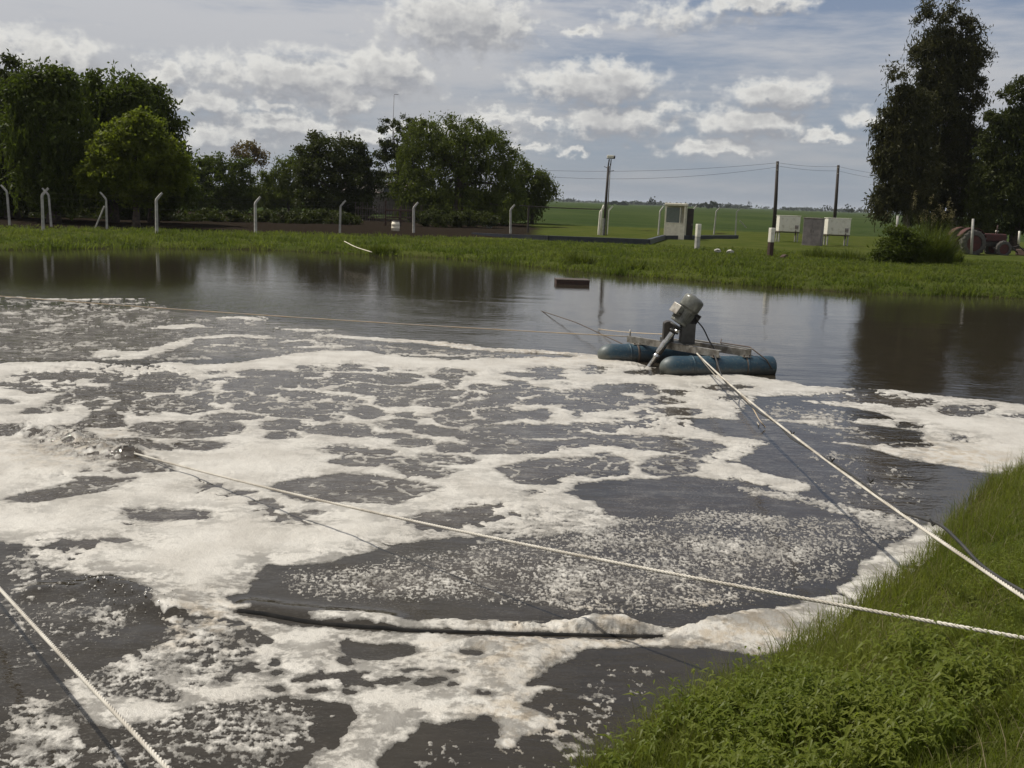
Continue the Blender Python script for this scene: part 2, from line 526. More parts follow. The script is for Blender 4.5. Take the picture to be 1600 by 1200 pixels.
def build_ground():
    ang = np.concatenate([np.linspace(-180, -42, 60, endpoint=False), np.linspace(-42, 42, 300), np.linspace(42, 180, 60)[1:]])
    ang = np.radians(ang)
    rr = np.concatenate([np.linspace(.3, 14, 90), np.linspace(14.3, 36, 40), np.linspace(36.4, 56, 90), np.geomspace(56.6, 9000, 70)])
    A, Rr = np.meshgrid(ang, rr)
    x, y = Rr * np.sin(A), Rr * np.cos(A)
    d = pond_d(x, y)
    z = ground_z(x, y, d)
    z = np.where(Rr > 200, .5, z)
    nr, na = A.shape
    idx = np.arange(nr * na).reshape(nr, na)
    q = np.stack([idx[:-1, :-1], idx[:-1, 1:], idx[1:, 1:], idx[1:, :-1]], -1).reshape(-1, 4)
    # bare soil: behind the fence under the trees, wheel track beyond the basin
    fx = -25 + (y * 0)
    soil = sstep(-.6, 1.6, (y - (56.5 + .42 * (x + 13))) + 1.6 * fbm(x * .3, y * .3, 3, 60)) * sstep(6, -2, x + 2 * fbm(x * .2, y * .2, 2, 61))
    soil = np.maximum(soil, np.exp(-((y - 92 - .1 * x) / 5) ** 2) * sstep(.0, .35, .2 + fbm(x * .15, y * .15, 3, 62)) * (x > -5) * .8)
    soil = np.maximum(soil, sstep(.25, .45, fbm(x * .45, y * .6, 3, 66)) * sstep(46, 50, y) * sstep(75, 60, y) * sstep(6, 12, x) * .55)
    wet = sstep(.35, .0, d)
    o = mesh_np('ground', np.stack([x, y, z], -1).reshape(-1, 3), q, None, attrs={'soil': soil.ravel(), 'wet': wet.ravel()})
    m, T, B = new_mat('ground_grass')
    P = T.pos()
    n = T.noise(P, .5, 6, .6); n2 = T.noise(P, 9, 5, .65); n3 = T.noise(P, 60, 3, .6)
    g = T.mix(T.ramp(n, .35, .65), (.050, .070, .014, 1), (.075, .088, .022, 1))
    g = T.mix(T.math('MULTIPLY', T.ramp(n2, .45, .7), .6), g, (.085, .075, .035, 1))
    s = T.mix(T.ramp(n2, .3, .7), (.030, .023, .017, 1), (.017, .0135, .010, 1))  # soil colour set near-black: the shade under the trees is put into it
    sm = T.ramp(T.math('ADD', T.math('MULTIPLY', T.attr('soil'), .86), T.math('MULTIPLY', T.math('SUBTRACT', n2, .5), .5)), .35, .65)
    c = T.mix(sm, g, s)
    c = T.mix(T.math('MULTIPLY', T.attr('wet'), .8), c, (.028, .022, .015, 1))
    T.link(c, B.inputs['Base Color']); B.inputs['Roughness'].default_value = .95; B.inputs['Specular IOR Level'].default_value = 0
    bp = T.add('ShaderNodeBump'); bp.inputs['Strength'].default_value = .8; bp.inputs['Distance'].default_value = .05
    T.link(T.math('ADD', n2, n3), bp.inputs['Height']); T.link(bp.outputs[0], B.inputs['Normal'])
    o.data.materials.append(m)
    tag(o, kind='structure')
build_ground()

def build_field():
    ys = np.geomspace(104, 7000, 130)
    xs = np.linspace(-1.0, 1.0, 121)
    Y, S = np.meshgrid(ys, xs, indexing='ij')
    X = S * Y * .9
    Y2 = Y + np.where(Y < 105, 3 * fbm(X * .1, X * .0, 2, 9), 0)
    Z = .55 + .9 * sstep(104, 112, Y) * 0.5 + .12 * fbm(X * .3, Y * .3, 3, 5) * (Y < 400)
    Z = np.where(Y < 104.5, .45, Z)
    n, m_ = Y.shape
    idx = np.arange(n * m_).reshape(n, m_)
    q = np.stack([idx[:-1, :-1], idx[:-1, 1:], idx[1:, 1:], idx[1:, :-1]], -1).reshape(-1, 4)
    m, T, B = new_mat('crop_leaves')
    P = T.pos()
    n1 = T.noise(T.scale(P, (1, .35, 1)), .05, 5, .6); n2 = T.noise(P, .8, 5, .7)
    wv = T.noise(T.scale(P, (.02, .9, 1)), 1.0, 3, .6)
    c = T.mix(T.ramp(n1, .35, .65), (.034, .050, .019, 1), (.052, .068, .025, 1))
    c = T.mix(T.math('MULTIPLY', T.ramp(n2, .4, .7), .5), c, (.024, .045, .014, 1))
    c = T.mix(T.math('MULTIPLY', T.ramp(wv, .45, .65), .35), c, (.07, .09, .03, 1))
    T.link(c, B.inputs['Base Color']); B.inputs['Roughness'].default_value = .9; B.inputs['Specular IOR Level'].default_value = 0
    bp = T.add('ShaderNodeBump'); bp.inputs['Strength'].default_value = 1; bp.inputs['Distance'].default_value = .3
    T.link(n2, bp.inputs['Height']); T.link(bp.outputs[0], B.inputs['Normal'])
    o = mesh_np('crop_field', np.stack([X, Y2, Z], -1).reshape(-1, 3), q, m)
    tag(o, kind='structure')
build_field()
# ------------------------------------------------------------------ water surface and foam
def wpts(pp, z=0.0):
    return np.array([at(x, y, z)[:2] for x, y in pp])

CREST1 = wpts([(40, 672), (80, 680), (125, 694), (165, 702), (206, 708)])
CREST2 = wpts([(60, 925), (110, 918), (160, 908), (205, 922), (245, 942), (275, 955)])
SWELL = wpts([(390, 948), (440, 955), (500, 962), (600, 972)])
def water_z(x, y):
    r = np.hypot(x, y)
    c1 = at(120, 690)[:2]; c2 = at(130, 950)[:2]; c3 = at(60, 495)[:2]
    churn = np.exp(-((x - c1[0]) ** 2 + (y - c1[1]) ** 2) / 2.2 ** 2) + .8 * np.exp(-((x - c2[0]) ** 2 + (y - c2[1]) ** 2) / 1.3 ** 2) \
        + .9 * np.exp(-((x - c3[0]) ** 2 + (y - c3[1]) ** 2) / 5.0 ** 2)
    z = .012 * fbm(x * 1.1, y * 1.1, 3, 70) + .022 * churn * fbm(x * 2.6, y * 2.6, 3, 74)
    n = fbm(x * 3.2, y * 3.2, 3, 77)
    d1, t1 = line_dist(x, y, CREST1)
    d2, t2 = line_dist(x, y, CREST2)
    d3, t3 = line_dist(x, y, SWELL)
    z = z + (.080 + .12 * n) * np.exp(-(d1 / .17) ** 2) + (.030 + .035 * n) * np.exp(-(d2 / .14) ** 2) + .035 * np.exp(-(d3 / .13) ** 2)
    return z * sstep(34, 26, r)

MAIN = [(-80, 568), (60, 566), (130, 563), (200, 570), (270, 566), (340, 566), (400, 562), (450, 553), (510, 549), (560, 547), (620, 555), (700, 562), (760, 560), (830, 558), (900, 558), (940, 554), (1000, 572), (1030, 582), (1060, 588), (1110, 584), (1150, 584), (1200, 590), (1260, 601), (1330, 607), (1400, 610), (1480, 620), (1650, 636), (1650, 752), (1540, 739), (1490, 731), (1420, 717), (1370, 704), (1345, 696), (1400, 692), (1440, 690), (1430, 672), (1345, 664), (1330, 660), (1400, 654), (1380, 646), (1300, 634), (1250, 627), (1200, 620), (1180, 628), (1150, 642), (1160, 655), (1100, 655), (1095, 665), (1130, 680), (1190, 688), (1196, 695), (1170, 712), (1150, 722), (1190, 738), (1260, 756), (1270, 768), (1230, 770), (1160, 752), (1120, 752), (1080, 745), (1000, 748), (900, 758), (885, 770), (930, 785), (945, 800), (880, 800), (870, 815), (800, 826), (740, 838), (700, 842), (640, 850), (560, 868), (470, 885), (420, 882), (400, 900), (380, 925), (345, 935), (400, 952), (380, 956), (300, 948), (262, 946), (235, 925), (190, 905), (120, 900), (60, 880), (30, 850), (-80, 850)]
LOWER = [(236, 930), (270, 938), (330, 945), (380, 960), (470, 977), (600, 989), (700, 993), (850, 996), (1030, 998), (1050, 985), (1100, 970), (1180, 955), (1240, 943), (1310, 928), (1340, 955), (1300, 1000), (1250, 1020), (1190, 1026), (1150, 1020), (1080, 1012), (1000, 1010), (920, 1015), (880, 1035), (850, 1055), (835, 1065), (870, 1075), (835, 1090), (815, 1100), (850, 1112), (858, 1130), (830, 1145), (810, 1150), (795, 1170), (770, 1168), (778, 1140), (770, 1122), (720, 1130), (690, 1138), (660, 1130), (640, 1150), (605, 1175), (590, 1190), (600, 1230), (470, 1230), (490, 1180), (530, 1150), (560, 1120), (555, 1105), (500, 1095), (440, 1085), (380, 1095), (300, 1105), (240, 1125), (180, 1140), (130, 1120), (95, 1080), (100, 1062), (160, 1070), (230, 1085), (300, 1075), (370, 1060), (380, 1040), (340, 1020), (300, 1000), (260, 985), (250, 960)]
WEDGE = [(1308, 922), (1345, 882), (1410, 838), (1450, 816), (1495, 826), (1470, 870), (1420, 915), (1340, 955)]
BEHIND = [(478, 957), (520, 960), (620, 966), (760, 969), (880, 973), (910, 967), (945, 964), (985, 970), (1005, 978), (1040, 980), (1060, 990), (1030, 993), (900, 991), (700, 985), (560, 977), (490, 969)]
OPEN = [
    [(412, 766), (470, 748), (540, 742), (640, 750), (690, 762), (660, 772), (620, 785), (560, 787), (480, 786), (440, 775)],
    [(8, 782), (60, 765), (140, 750), (205, 748), (195, 762), (130, 775), (50, 786)],
    [(190, 797), (260, 794), (330, 800), (320, 810), (250, 815), (200, 808)],
    [(700, 675), (760, 667), (850, 668), (940, 685), (960, 694), (860, 700), (780, 704), (720, 690)],
    [(775, 733), (820, 714), (870, 714), (900, 716), (940, 711), (980, 730), (970, 742), (930, 748), (890, 740), (860, 755), (810, 753)],
    [(1000, 722), (1050, 712), (1090, 720), (1085, 738), (1050, 744), (1005, 740)],
    [(875, 690), (960, 682), (1040, 683), (1110, 690), (1130, 700), (1085, 716), (1010, 705), (930, 700)],
    [(640, 808), (690, 798), (760, 808), (700, 828), (660, 826)],
    [(-60, 672), (30, 664), (60, 668), (45, 676), (0, 682), (-60, 684)],
    [(75, 672), (95, 665), (125, 672), (150, 680), (145, 694), (105, 694), (88, 683)],
    [(165, 722), (195, 713), (235, 716), (268, 735), (200, 738)],
    [(66, 633), (95, 618), (140, 610), (164, 614), (155, 624), (115, 632), (75, 638)],
    [(640, 742), (655, 738), (720, 735), (700, 742), (660, 745)],
]
HOLES = [(287, 670, 81, 14), (165, 657, 34, 12), (220, 638, 45, 7), (302, 637, 28, 7), (290, 625, 45, 4), (210, 690, 32, 7), (235, 700, 33, 6), (312, 697, 36, 7), (360, 652, 34, 6), (215, 607, 46, 10), (292, 600, 30, 8), (320, 556, 80, 12), (110, 588, 70, 5), (175, 697, 22, 6), (25, 602, 26, 3), (65, 608, 12, 2.5), (8, 625, 12, 3), (60, 641, 30, 4), (140, 635, 8, 4), (395, 600, 50, 10), (390, 622, 35, 5), (432, 583, 22, 4), (482, 577, 18, 5), (440, 591, 18, 2.5), (412, 605, 30, 8), (458, 603, 13, 4), (473, 617, 27, 5), (515, 621, 14, 2.5), (500, 601, 20, 8), (550, 592, 46, 7), (600, 594, 30, 7), (690, 588, 24, 4), (670, 600, 20, 4), (567, 608, 17, 4.5), (618, 612, 48, 9), (625, 627, 13, 5), (678, 624, 30, 7), (702, 631, 42, 7), (755, 625, 38, 10), (790, 611, 22, 6), (530, 638, 40, 6), (560, 645, 40, 5), (515, 645, 33, 3.5), (440, 638, 40, 7), (450, 650, 36, 4), (495, 655, 19, 4), (430, 665, 25, 8), (440, 681, 24, 5), (467, 670, 8, 3), (528, 672, 48, 9), (550, 680, 30, 5), (622, 664, 30, 8), (610, 682, 26, 3.5), (660, 653, 10, 2), (640, 693, 26, 6.5), (700, 697, 22, 6), (712, 675, 24, 6), (748, 675, 12, 5), (785, 672, 25, 10), (752, 660, 22, 3), (792, 649, 15, 4), (750, 698, 20, 5), (540, 705, 38, 7), (600, 709, 27, 4), (555, 571, 17, 2), (925, 578, 17, 6), (855, 577, 30, 4), (835, 585, 42, 4), (860, 591, 20, 3), (815, 613, 30, 9), (840, 612, 14, 5), (862, 622, 20, 5), (810, 648, 38, 6), (920, 617, 42, 8), (945, 621, 26, 7), (930, 636, 47, 9), (975, 606, 54, 6), (1000, 626, 26, 6), (1005, 583, 22, 3.5), (1065, 642, 31, 5), (985, 664, 17, 3), (1125, 605, 35, 3.5), (1010, 613, 15, 3), (865, 670, 40, 4), (925, 669, 30, 5), (565, 722, 44, 6), (612, 722, 50, 5.5), (705, 717, 40, 7.5), (655, 734, 44, 7), (505, 803, 15, 3), (470, 810, 20, 3.5), (435, 795, 10, 2.5), (745, 797, 12, 6), (828, 769, 9, 2), (1510, 641, 44, 9), (1420, 631, 30, 5), (1375, 624, 35, 6), (1345, 612, 20, 4), (1450, 627, 14, 3), (1310, 622, 30, 4), (1415, 664, 11, 4), (1435, 667, 8, 2), (1400, 678, 22, 4), (1430, 696, 30, 4), (1492, 684, 9, 5), (1230, 622, 45, 3), (1150, 622, 18, 3), (1585, 650, 18, 2.5), (330, 762, 18, 3), (375, 772, 16, 3), (420, 790, 12, 2.5), (120, 850, 22, 5), (180, 845, 20, 4),
         (310, 1022, 62, 14), (185, 1073, 44, 17), (255, 1077, 36, 17), (60, 1130, 60, 20), (480, 1137, 74, 30), (590, 1018, 54, 13), (540, 1030, 15, 6), (737, 1022, 22, 6), (662, 1068, 24, 7), (430, 1036, 6, 5), (432, 1052, 13, 3), (700, 1075, 8, 4), (530, 1055, 25, 3), (590, 1065, 25, 4), (560, 1052, 14, 3), (620, 1060, 12, 3), (480, 1060, 16, 3), (500, 1078, 20, 3.5), (440, 1072, 15, 3), (550, 1082, 12, 4), (645, 1048, 16, 2.5), (755, 1088, 10, 3), (700, 1052, 8, 2), (845, 1066, 22, 6), (330, 992, 14, 4), (360, 975, 22, 4), (300, 975, 16, 5), (275, 962, 10, 3), (395, 1000, 16, 7), (350, 1006, 20, 4), (240, 1050, 18, 3), (395, 1048, 12, 3)]
STRIPS = [([(495, 524), (545, 527), (600, 531), (650, 534), (700, 538), (740, 545), (790, 548), (850, 550), (905, 555), (945, 560), (1015, 575)], .24),
          ([(335, 497), (375, 496), (415, 501)], .22), ([(395, 494), (420, 498)], .12), ([(440, 513), (470, 517), (525, 515)], .16), ([(235, 513), (300, 509), (330, 512)], .28),
          ([(165, 562), (200, 560), (250, 546), (300, 530), (360, 524), (450, 530)], .2), ([(150, 556), (175, 551), (210, 556)], .3),
          ([(-20, 462), (40, 466), (100, 468), (235, 467)], .16), ([(130, 474), (160, 475)], .1), ([(1200, 657), (1250, 657), (1292, 661)], .10),
          ([(1330, 660), (1380, 656), (1425, 660)], .10), ([(1290, 688), (1350, 697), (1420, 715)], .08), ([(420, 535), (480, 532), (520, 540)], .12),
          ([(300, 545), (350, 538), (400, 545)], .07), ([(440, 545), (500, 541), (560, 540)], .1), ([(600, 552), (700, 556), (790, 556)], .1),
          ([(640, 760), (700, 752), (760, 748)], .05), ([(820, 680), (870, 688), (930, 690)], .06), ([(860, 700), (960, 707), (1080, 712)], .10),
          ([(690, 640), (730, 628), (745, 612), (765, 600)], .07), ([(645, 640), (665, 625), (690, 615)], .05), ([(120, 632), (160, 628)], .05)]
FLECKS = [([(10, 655), (100, 655), (225, 700), (215, 728), (60, 735), (-20, 700)], .60, 9, .25),
          ([(420, 880), (700, 848), (960, 800), (1300, 800), (1440, 830), (1300, 930), (1040, 975), (600, 958), (420, 930)], .37, 40, .25),
          ([(400, 895), (640, 856), (800, 830), (960, 800), (1100, 790), (1300, 800), (1465, 818), (1420, 850), (1325, 920), (1180, 953), (1040, 975), (880, 965), (700, 957), (500, 952), (420, 935)], .50, 30, .28),
          ([(400, 900), (640, 860), (820, 838), (700, 940), (520, 950)], .50, 30, .25),
          ([(1090, 745), (1250, 765), (1330, 785), (1465, 812), (1440, 838), (1370, 830), (1270, 800), (1150, 775)], .60, 16, .35),
          ([(820, 790), (950, 790), (1000, 815), (960, 840), (800, 850), (700, 856)], .70, 15, .2),
          ([(-40, 845), (60, 850), (160, 893), (240, 932), (255, 962), (200, 1000), (100, 1050), (-40, 1090)], .42, 17, .4),
          ([(-40, 1085), (100, 1070), (180, 1135), (300, 1105), (440, 1085), (560, 1105), (480, 1230), (-40, 1230)], .53, 15, .4),
          ([(240, 958), (300, 950), (390, 965), (440, 1045), (300, 1105), (90, 1065), (200, 1000)], .60, 13, .35),
          ([(-40, 1100), (100, 1085), (190, 1140), (140, 1230), (-40, 1230)], .60, 12, .3),
          ([(60, 1060), (250, 1000), (420, 1060), (560, 1090), (480, 1170), (300, 1190), (120, 1150)], .50, 26, .35),
          ([(-40, 900), (240, 935), (250, 990), (120, 1060), (-40, 1080)], .36, 28, .35),
          ([(-40, 1110), (140, 1130), (300, 1150), (470, 1160), (440, 1230), (-40, 1230)], .47, 24, .3),
          ([(600, 1230), (660, 1140), (770, 1125), (880, 1040), (900, 1018), (1040, 1014), (1080, 1060), (930, 1230)], .40, 14, .35),
          ([(-60, 470), (100, 466), (250, 470), (300, 500), (140, 520), (-60, 520)], .46, 5.5, .35),
          ([(-60, 510), (200, 490), (420, 500), (540, 520), (620, 545), (480, 556), (300, 566), (-60, 566)], .40, 6, .45),
          ([(540, 532), (640, 540), (800, 552), (900, 558), (800, 564), (600, 556)], .50, 6, .3),
          ([(1180, 620), (1300, 634), (1400, 650), (1330, 665), (1440, 690), (1300, 690), (1180, 660)], .46, 11, .4),
          ([(1270, 690), (1450, 735), (1480, 800), (1300, 790), (1200, 735)], .42, 15, .5),
          ([(400, 560), (1000, 575), (1100, 640), (1100, 745), (700, 800), (300, 760), (0, 700), (0, 575)], .22, 12, .35),
          ([(-40, 665), (60, 690), (210, 715), (170, 740), (-40, 750)], .55, 14, .3)]
SOFT = [(150, 640, 60, 10), (880, 700, 80, 10), (980, 660, 60, 8), (330, 985, 70, 24), (400, 1040, 60, 24), (250, 1060, 80, 30), (600, 1040, 60, 14), (760, 1060, 50, 20), (350, 1085, 90, 14), (60, 600, 90, 18), (200, 580, 120, 14), (1150, 610, 60, 12), (60, 800, 70, 14), (620, 820, 70, 16), (1120, 720, 50, 14), (520, 1000, 80, 20), (430, 1010, 50, 26), (720, 1060, 60, 16), (100, 860, 90, 30), (430, 800, 70, 22), (800, 800, 120, 30), (300, 1000, 130, 50), (560, 1060, 100, 30), (90, 740, 120, 22), (700, 820, 100, 24), (1040, 660, 80, 26), (1330, 622, 120, 14), (450, 1180, 60, 40), (160, 580, 160, 14)]

def px_ellipse(cx, cy, hw, hh, n=16):
    th = np.linspace(0, 2 * math.pi, n, endpoint=False)
    e = .86
    return [(cx + hw * np.sign(math.cos(t)) * abs(math.cos(t)) ** e, cy + hh * np.sign(math.sin(t)) * abs(math.sin(t)) ** e) for t in th]

def foam_field(x, y):
    """metres inside the foam's edge (negative on open water)"""
    sh = x.shape
    x, y = x.ravel(), y.ravel()
    r = np.hypot(x, y)
    lod = np.clip(r / 9.0, .8, 2.2)
    wx = x + lod * (.10 * fbm(x * 1.7, y * 1.7, 3, 1) + .055 * fbm(x * 6, y * 6, 3, 2))
    wy = y + lod * (.10 * fbm(x * 1.7, y * 1.7, 3, 4) + .055 * fbm(x * 6, y * 6, 3, 5))
    for (cx, cy, rad, amp) in ((630, 605, .9, 1.6), (780, 610, .8, -1.5), (520, 600, .7, 1.4), (930, 625, .8, 1.2), (440, 640, .7, -1.2), (1060, 640, .7, 1.0), (240, 620, .9, 1.3), (860, 690, .9, -1.2), (690, 700, .7, 1.1), (120, 620, .8, -1.2), (560, 770, .7, 1.0), (340, 655, .6, -.9)):
        c = at(cx, cy)[:2]; dx, dy = wx - c[0], wy - c[1]
        a = amp * np.exp(-(dx * dx + dy * dy) / rad ** 2) * .34
        sx_, sy_ = dx * np.cos(a) - dy * np.sin(a), dx * np.sin(a) + dy * np.cos(a)
        wx, wy = c[0] + sx_, c[1] + sy_
    Tt = np.full(x.shape, -1.0)
    def sel(P, m):
        lo, hi = P.min(0) - m, P.max(0) + m
        return np.nonzero((x > lo[0]) & (x < hi[0]) & (y > lo[1]) & (y < hi[1]))[0]
    def add(pp):
        P = wpts(pp); i = sel(P, 1.2)
        Tt[i] = np.maximum(Tt[i], poly_sdf(wx[i], wy[i], P))
    def cut(pp):
        P = wpts(pp); i = sel(P, .8)
        Tt[i] = np.minimum(Tt[i], -poly_sdf(wx[i], wy[i], P))
    add(MAIN); add(LOWER)
    Tt = np.minimum(Tt, .5)
    # lace of small cells where the jets break the foam
    lace_p = wpts([(380, 575), (560, 570), (760, 575), (960, 590), (1100, 610), (1080, 660), (960, 700), (760, 700), (560, 690), (380, 680), (200, 650), (60, 620), (60, 585)])
    i = sel(lace_p, .1)
    lm = sstep(-.2, .9, poly_sdf(wx[i], wy[i], lace_p))
    f1, f2, hid = worley(wx[i] * 1.55 + .2 * fbm(x[i] * .8, y[i] * .8, 2, 31), wy[i] * 1.15, 21)
    cell = (f2 - f1) / 1.5
    wallw = .10 + .28 * np.clip(hid - .35, 0, 1) + .25 * sstep(-.1, .5, fbm(x[i] * .45, y[i] * .45, 2, 33))
    Tt[i] = np.where(lm > .02, np.minimum(Tt[i], (wallw / np.maximum(lm, .05) - cell) * .8), Tt[i])
    for P in OPEN: cut(P)
    for h in HOLES: cut(px_ellipse(*h))
    P = wpts([(-80, 560), (560, 545), (1000, 572), (1200, 600), (1200, 700), (1000, 745), (700, 800), (-80, 745)]); i = sel(P, .1)
    Tt[i] -= .018 * sstep(-.1, .8, poly_sdf(x[i], y[i], P)) * (1 + .9 * fbm(wx[i] * 1.2, wy[i] * 1.2, 2, 131))
    for pp, w in STRIPS:
        P = wpts(pp); i = sel(P, w + .6)
        d, t = line_dist(wx[i], wy[i], P)
        tap = np.minimum(t, len(pp) - 1 - t)
        Tt[i] = np.maximum(Tt[i], w * (.35 + .65 * sstep(0, .6, tap)) * (1 + .5 * fbm(x[i] * 1.3, y[i] * 1.3, 3, 44)) - d)
    add(WEDGE); add(BEHIND)
    cut([(40, 678), (90, 670), (150, 680), (214, 706), (190, 722), (120, 716), (60, 706)])
    # fine curling filaments inside the cells
    P = wpts(MAIN); i = sel(P, .1)
    e = sstep(.0, .8, poly_sdf(x[i], y[i], P))
    fx, fy = wx[i] * 1.1 + .35 * fbm(wx[i] * .9, wy[i] * .9, 3, 121), wy[i] * 1.9 + .35 * fbm(wx[i] * .9, wy[i] * .9, 3, 122)
    rid = np.abs(fbm(fx * 1.6, fy * 1.6, 3, 123))
    dens_ = sstep(-.25, .35, fbm(wx[i] * .6, wy[i] * .6, 2, 125))
    Tt[i] = np.maximum(Tt[i], np.where(e > .1, (.036 + .050 * dens_ - rid) * .55 * e, -1))
    # veins of open water through the sheets of foam
    rid2 = np.abs(fbm(fx * .9 + 7, fy * .9, 3, 126))
    vein = sstep(.05, .0, rid2) * sstep(.05, .4, fbm(wx[i] * .8, wy[i] * .8, 2, 127))
    Tt[i] -= vein * .16
    # broken, half-dissolved patches
    for (cx, cy, hw, hh) in SOFT:
        P = wpts(px_ellipse(cx, cy, hw, hh)); i = sel(P, .1)
        s = sstep(0, .5, poly_sdf(wx[i], wy[i], P))
        n = fbm(x[i] * 7, y[i] * 7, 4, 51) + .3 * fbm(x[i] * 2.5, y[i] * 2.5, 2, 52)
        Tt[i] -= s * np.clip(n + .12, 0, 1) * .75
    # frayed edge
    Tt = Tt + lod * .04 * fbm(x * 16, y * 16, 3, 55)
    # small flakes adrift
    for pp, dn, sc, mod in FLECKS:
        P = wpts(pp); i = sel(P, .3)
        s = poly_sdf(wx[i], wy[i], P)
        e = sstep(-.12, .28, s)
        nn = (fbm(x[i] * sc, y[i] * sc, 4, 81, .66) + .35 * fbm(x[i] * sc * .4, y[i] * sc * .4, 2, 84)) * .46 + .5
        gx, gy = wx[i] + .5 * fbm(x[i] * .6, y[i] * .6, 2, 85), wy[i] + .5 * fbm(x[i] * .6, y[i] * .6, 2, 86)
        big = .7 * fbm(gx * 1.2, gy * 1.2, 3, 83) + .25 - 1.3 * np.abs(fbm(gx * .9, gy * .9, 2, 87))
        th = 1 - dn * e - mod * np.clip(-big, -.35, .8) * .55
        th = np.where(e <= 0, 2, th)
        Tt[i] = np.maximum(Tt[i], (nn - th) * .22)
    # keep off the land, the floats' nearside and the hose
    return Tt.reshape(sh)

def build_water():
    # coarse sheet over the whole pond, fine fan where the foam lies
    dep = np.linspace(math.radians(4.9), math.radians(34.5), 560)
    rr = (EYE / np.tan(dep))[::-1]
    aa = np.radians(np.linspace(-30.5, 30.5, 1180))
    A, Rr = np.meshgrid(aa, rr)
    x, y = Rr * np.sin(A), Rr * np.cos(A)
    Tt = foam_field(x, y)
    d = pond_d(x, y)
    Tt = np.where(d > .35, -1, Tt)
    Wz = water_z(x, y)
    # --- water mesh (every third point) plus a surround
    def grid_faces(n, m, off=0):
        idx = np.arange(n * m).reshape(n, m) + off
        return np.stack([idx[:-1, :-1], idx[:-1, 1:], idx[1:, 1:], idx[1:, :-1]], -1).reshape(-1, 4)
    sx, sy, sz = x[::3, ::3], y[::3, ::3], Wz[::3, ::3]
    n, m_ = sx.shape
    rlast, alast = Rr[::3][-1, 0], A[:, ::3][0, -1]
    V = [np.stack([sx, sy, sz], -1).reshape(-1, 3)]; Fc = [grid_faces(n, m_)]
    off = n * m_
    def patch(rs, As):
        nonlocal off
        A2, R2 = np.meshgrid(As, rs)
        V.append(np.stack([R2 * np.sin(A2), R2 * np.cos(A2), 0 * R2], -1).reshape(-1, 3))
        Fc.append(grid_faces(len(rs), len(As), off)); off += A2.size
    ac = A[0, ::3]
    patch(np.linspace(Rr[::3][-1, 0], 62, 24), ac)
    patch(np.linspace(.2, Rr[0, 0], 14), ac)
    patch(np.linspace(.2, 62, 40), np.linspace(-math.pi * .62, ac[0], 30))
    patch(np.linspace(.2, 62, 40), np.linspace(ac[-1], math.pi * .62, 30))
    V = np.concatenate(V)
    film = np.zeros(len(V))
    vx, vy = V[:, 0], V[:, 1]
    for pp, k in (([(-80, 480), (250, 478), (540, 512), (640, 545), (480, 560), (-80, 570)], .55), (MAIN, .42), (LOWER, .15), ([(1080, 640), (1300, 625), (1440, 690), (1480, 800), (1420, 850), (1300, 925), (1040, 975), (500, 955), (420, 900), (700, 840), (900, 770)], .38), ([(-60, 850), (240, 930), (440, 1045), (500, 1110), (480, 1230), (-60, 1230)], .30),
                  ([(540, 530), (700, 540), (940, 560), (700, 566), (540, 552)], .4)):
        P = wpts(pp)
        film = np.maximum(film, k * sstep(-.5, .6, poly_sdf(vx, vy, P)))
    c1 = at(120, 690)[:2]; c3 = at(40, 495)[:2]
    wave = .10 * sstep(-.5, .6, poly_sdf(vx, vy, wpts(MAIN))) + .05
    rough = wave + np.exp(-((vx - c3[0]) ** 2 + (vy - c3[1]) ** 2) / 6.0 ** 2) + .9 * np.exp(-((vx - c1[0]) ** 2 + (vy - c1[1]) ** 2) / 1.8 ** 2)
    m, T, B = new_mat('murky_water')
    P = T.pos()
    fl = T.attr('film')
    n1 = T.noise(T.scale(P, (1, 1.4, 1)), 2.6, 7, .62, .4)
    n2 = T.noise(T.scale(P, (1, 1, 1)), 14, 5, .6)
    scum = T.ramp(T.math('ADD', T.math('MULTIPLY', fl, .5), T.math('ADD', T.math('MULTIPLY', n1, .6), T.math('MULTIPLY', n2, .3))), .62, .98)
    c = T.mix(T.ramp(n1, .3, .7), (.021, .0175, .0122, 1), (.029, .024, .017, 1))
    c = T.mix(T.ramp(fl, .28, .46, .06, .45), c, (.078, .062, .048, 1))
    c = T.mix(T.math('MULTIPLY', scum, T.math('ADD', .15, fl)), c, (.36, .34, .30, 1))
    grain = T.ramp(T.noise(T.scale(P, (1, 1.5, 1)), 34, 4, .72), .50, .74)
    patch = T.ramp(T.noise(P, 1.7, 4, .6), .36, .62, .25, 1)
    c = T.mix(T.math('MULTIPLY', T.math('MULTIPLY', grain, patch), T.math('MULTIPLY', T.math('MINIMUM', fl, .38), 1.35)), c, (.30, .28, .245, 1))
    T.link(c, B.inputs['Base Color'])
    B.inputs['IOR'].default_value = 1.333
    B.inputs['Specular IOR Level'].default_value = .5
    T.link(T.math('ADD', .015, T.math('MULTIPLY', scum, .35)), B.inputs['Roughness'])
    # ripples: long crests across the pond, short wavelets, chop by the jets
    w1 = T.noise(T.scale(P, (.16, 1.15, 1)), 1.0, 2, .45, .2)
    w2 = T.noise(T.scale(P, (.8, 2.4, 1)), 2.2, 4, .6, .2)
    w3 = T.noise(P, 11, 4, .6)
    sxy = T.add('ShaderNodeSeparateXYZ'); T.link(P, sxy.inputs[0])
    calm = T.math('MULTIPLY', T.ramp(T.noise(T.scale(P, (.5, 1, 1)), .16, 3, .5), .40, .62, .12, 1.2), T.ramp(sxy.outputs[1], 38, 27, .12, 1))
    near = T.ramp(sxy.outputs[1], 26, 13, .12, 1)
    h = T.math('ADD', T.math('MULTIPLY', w1, T.math('MULTIPLY', calm, .0115)), T.math('MULTIPLY', w2, T.math('MULTIPLY', near, .0028)))
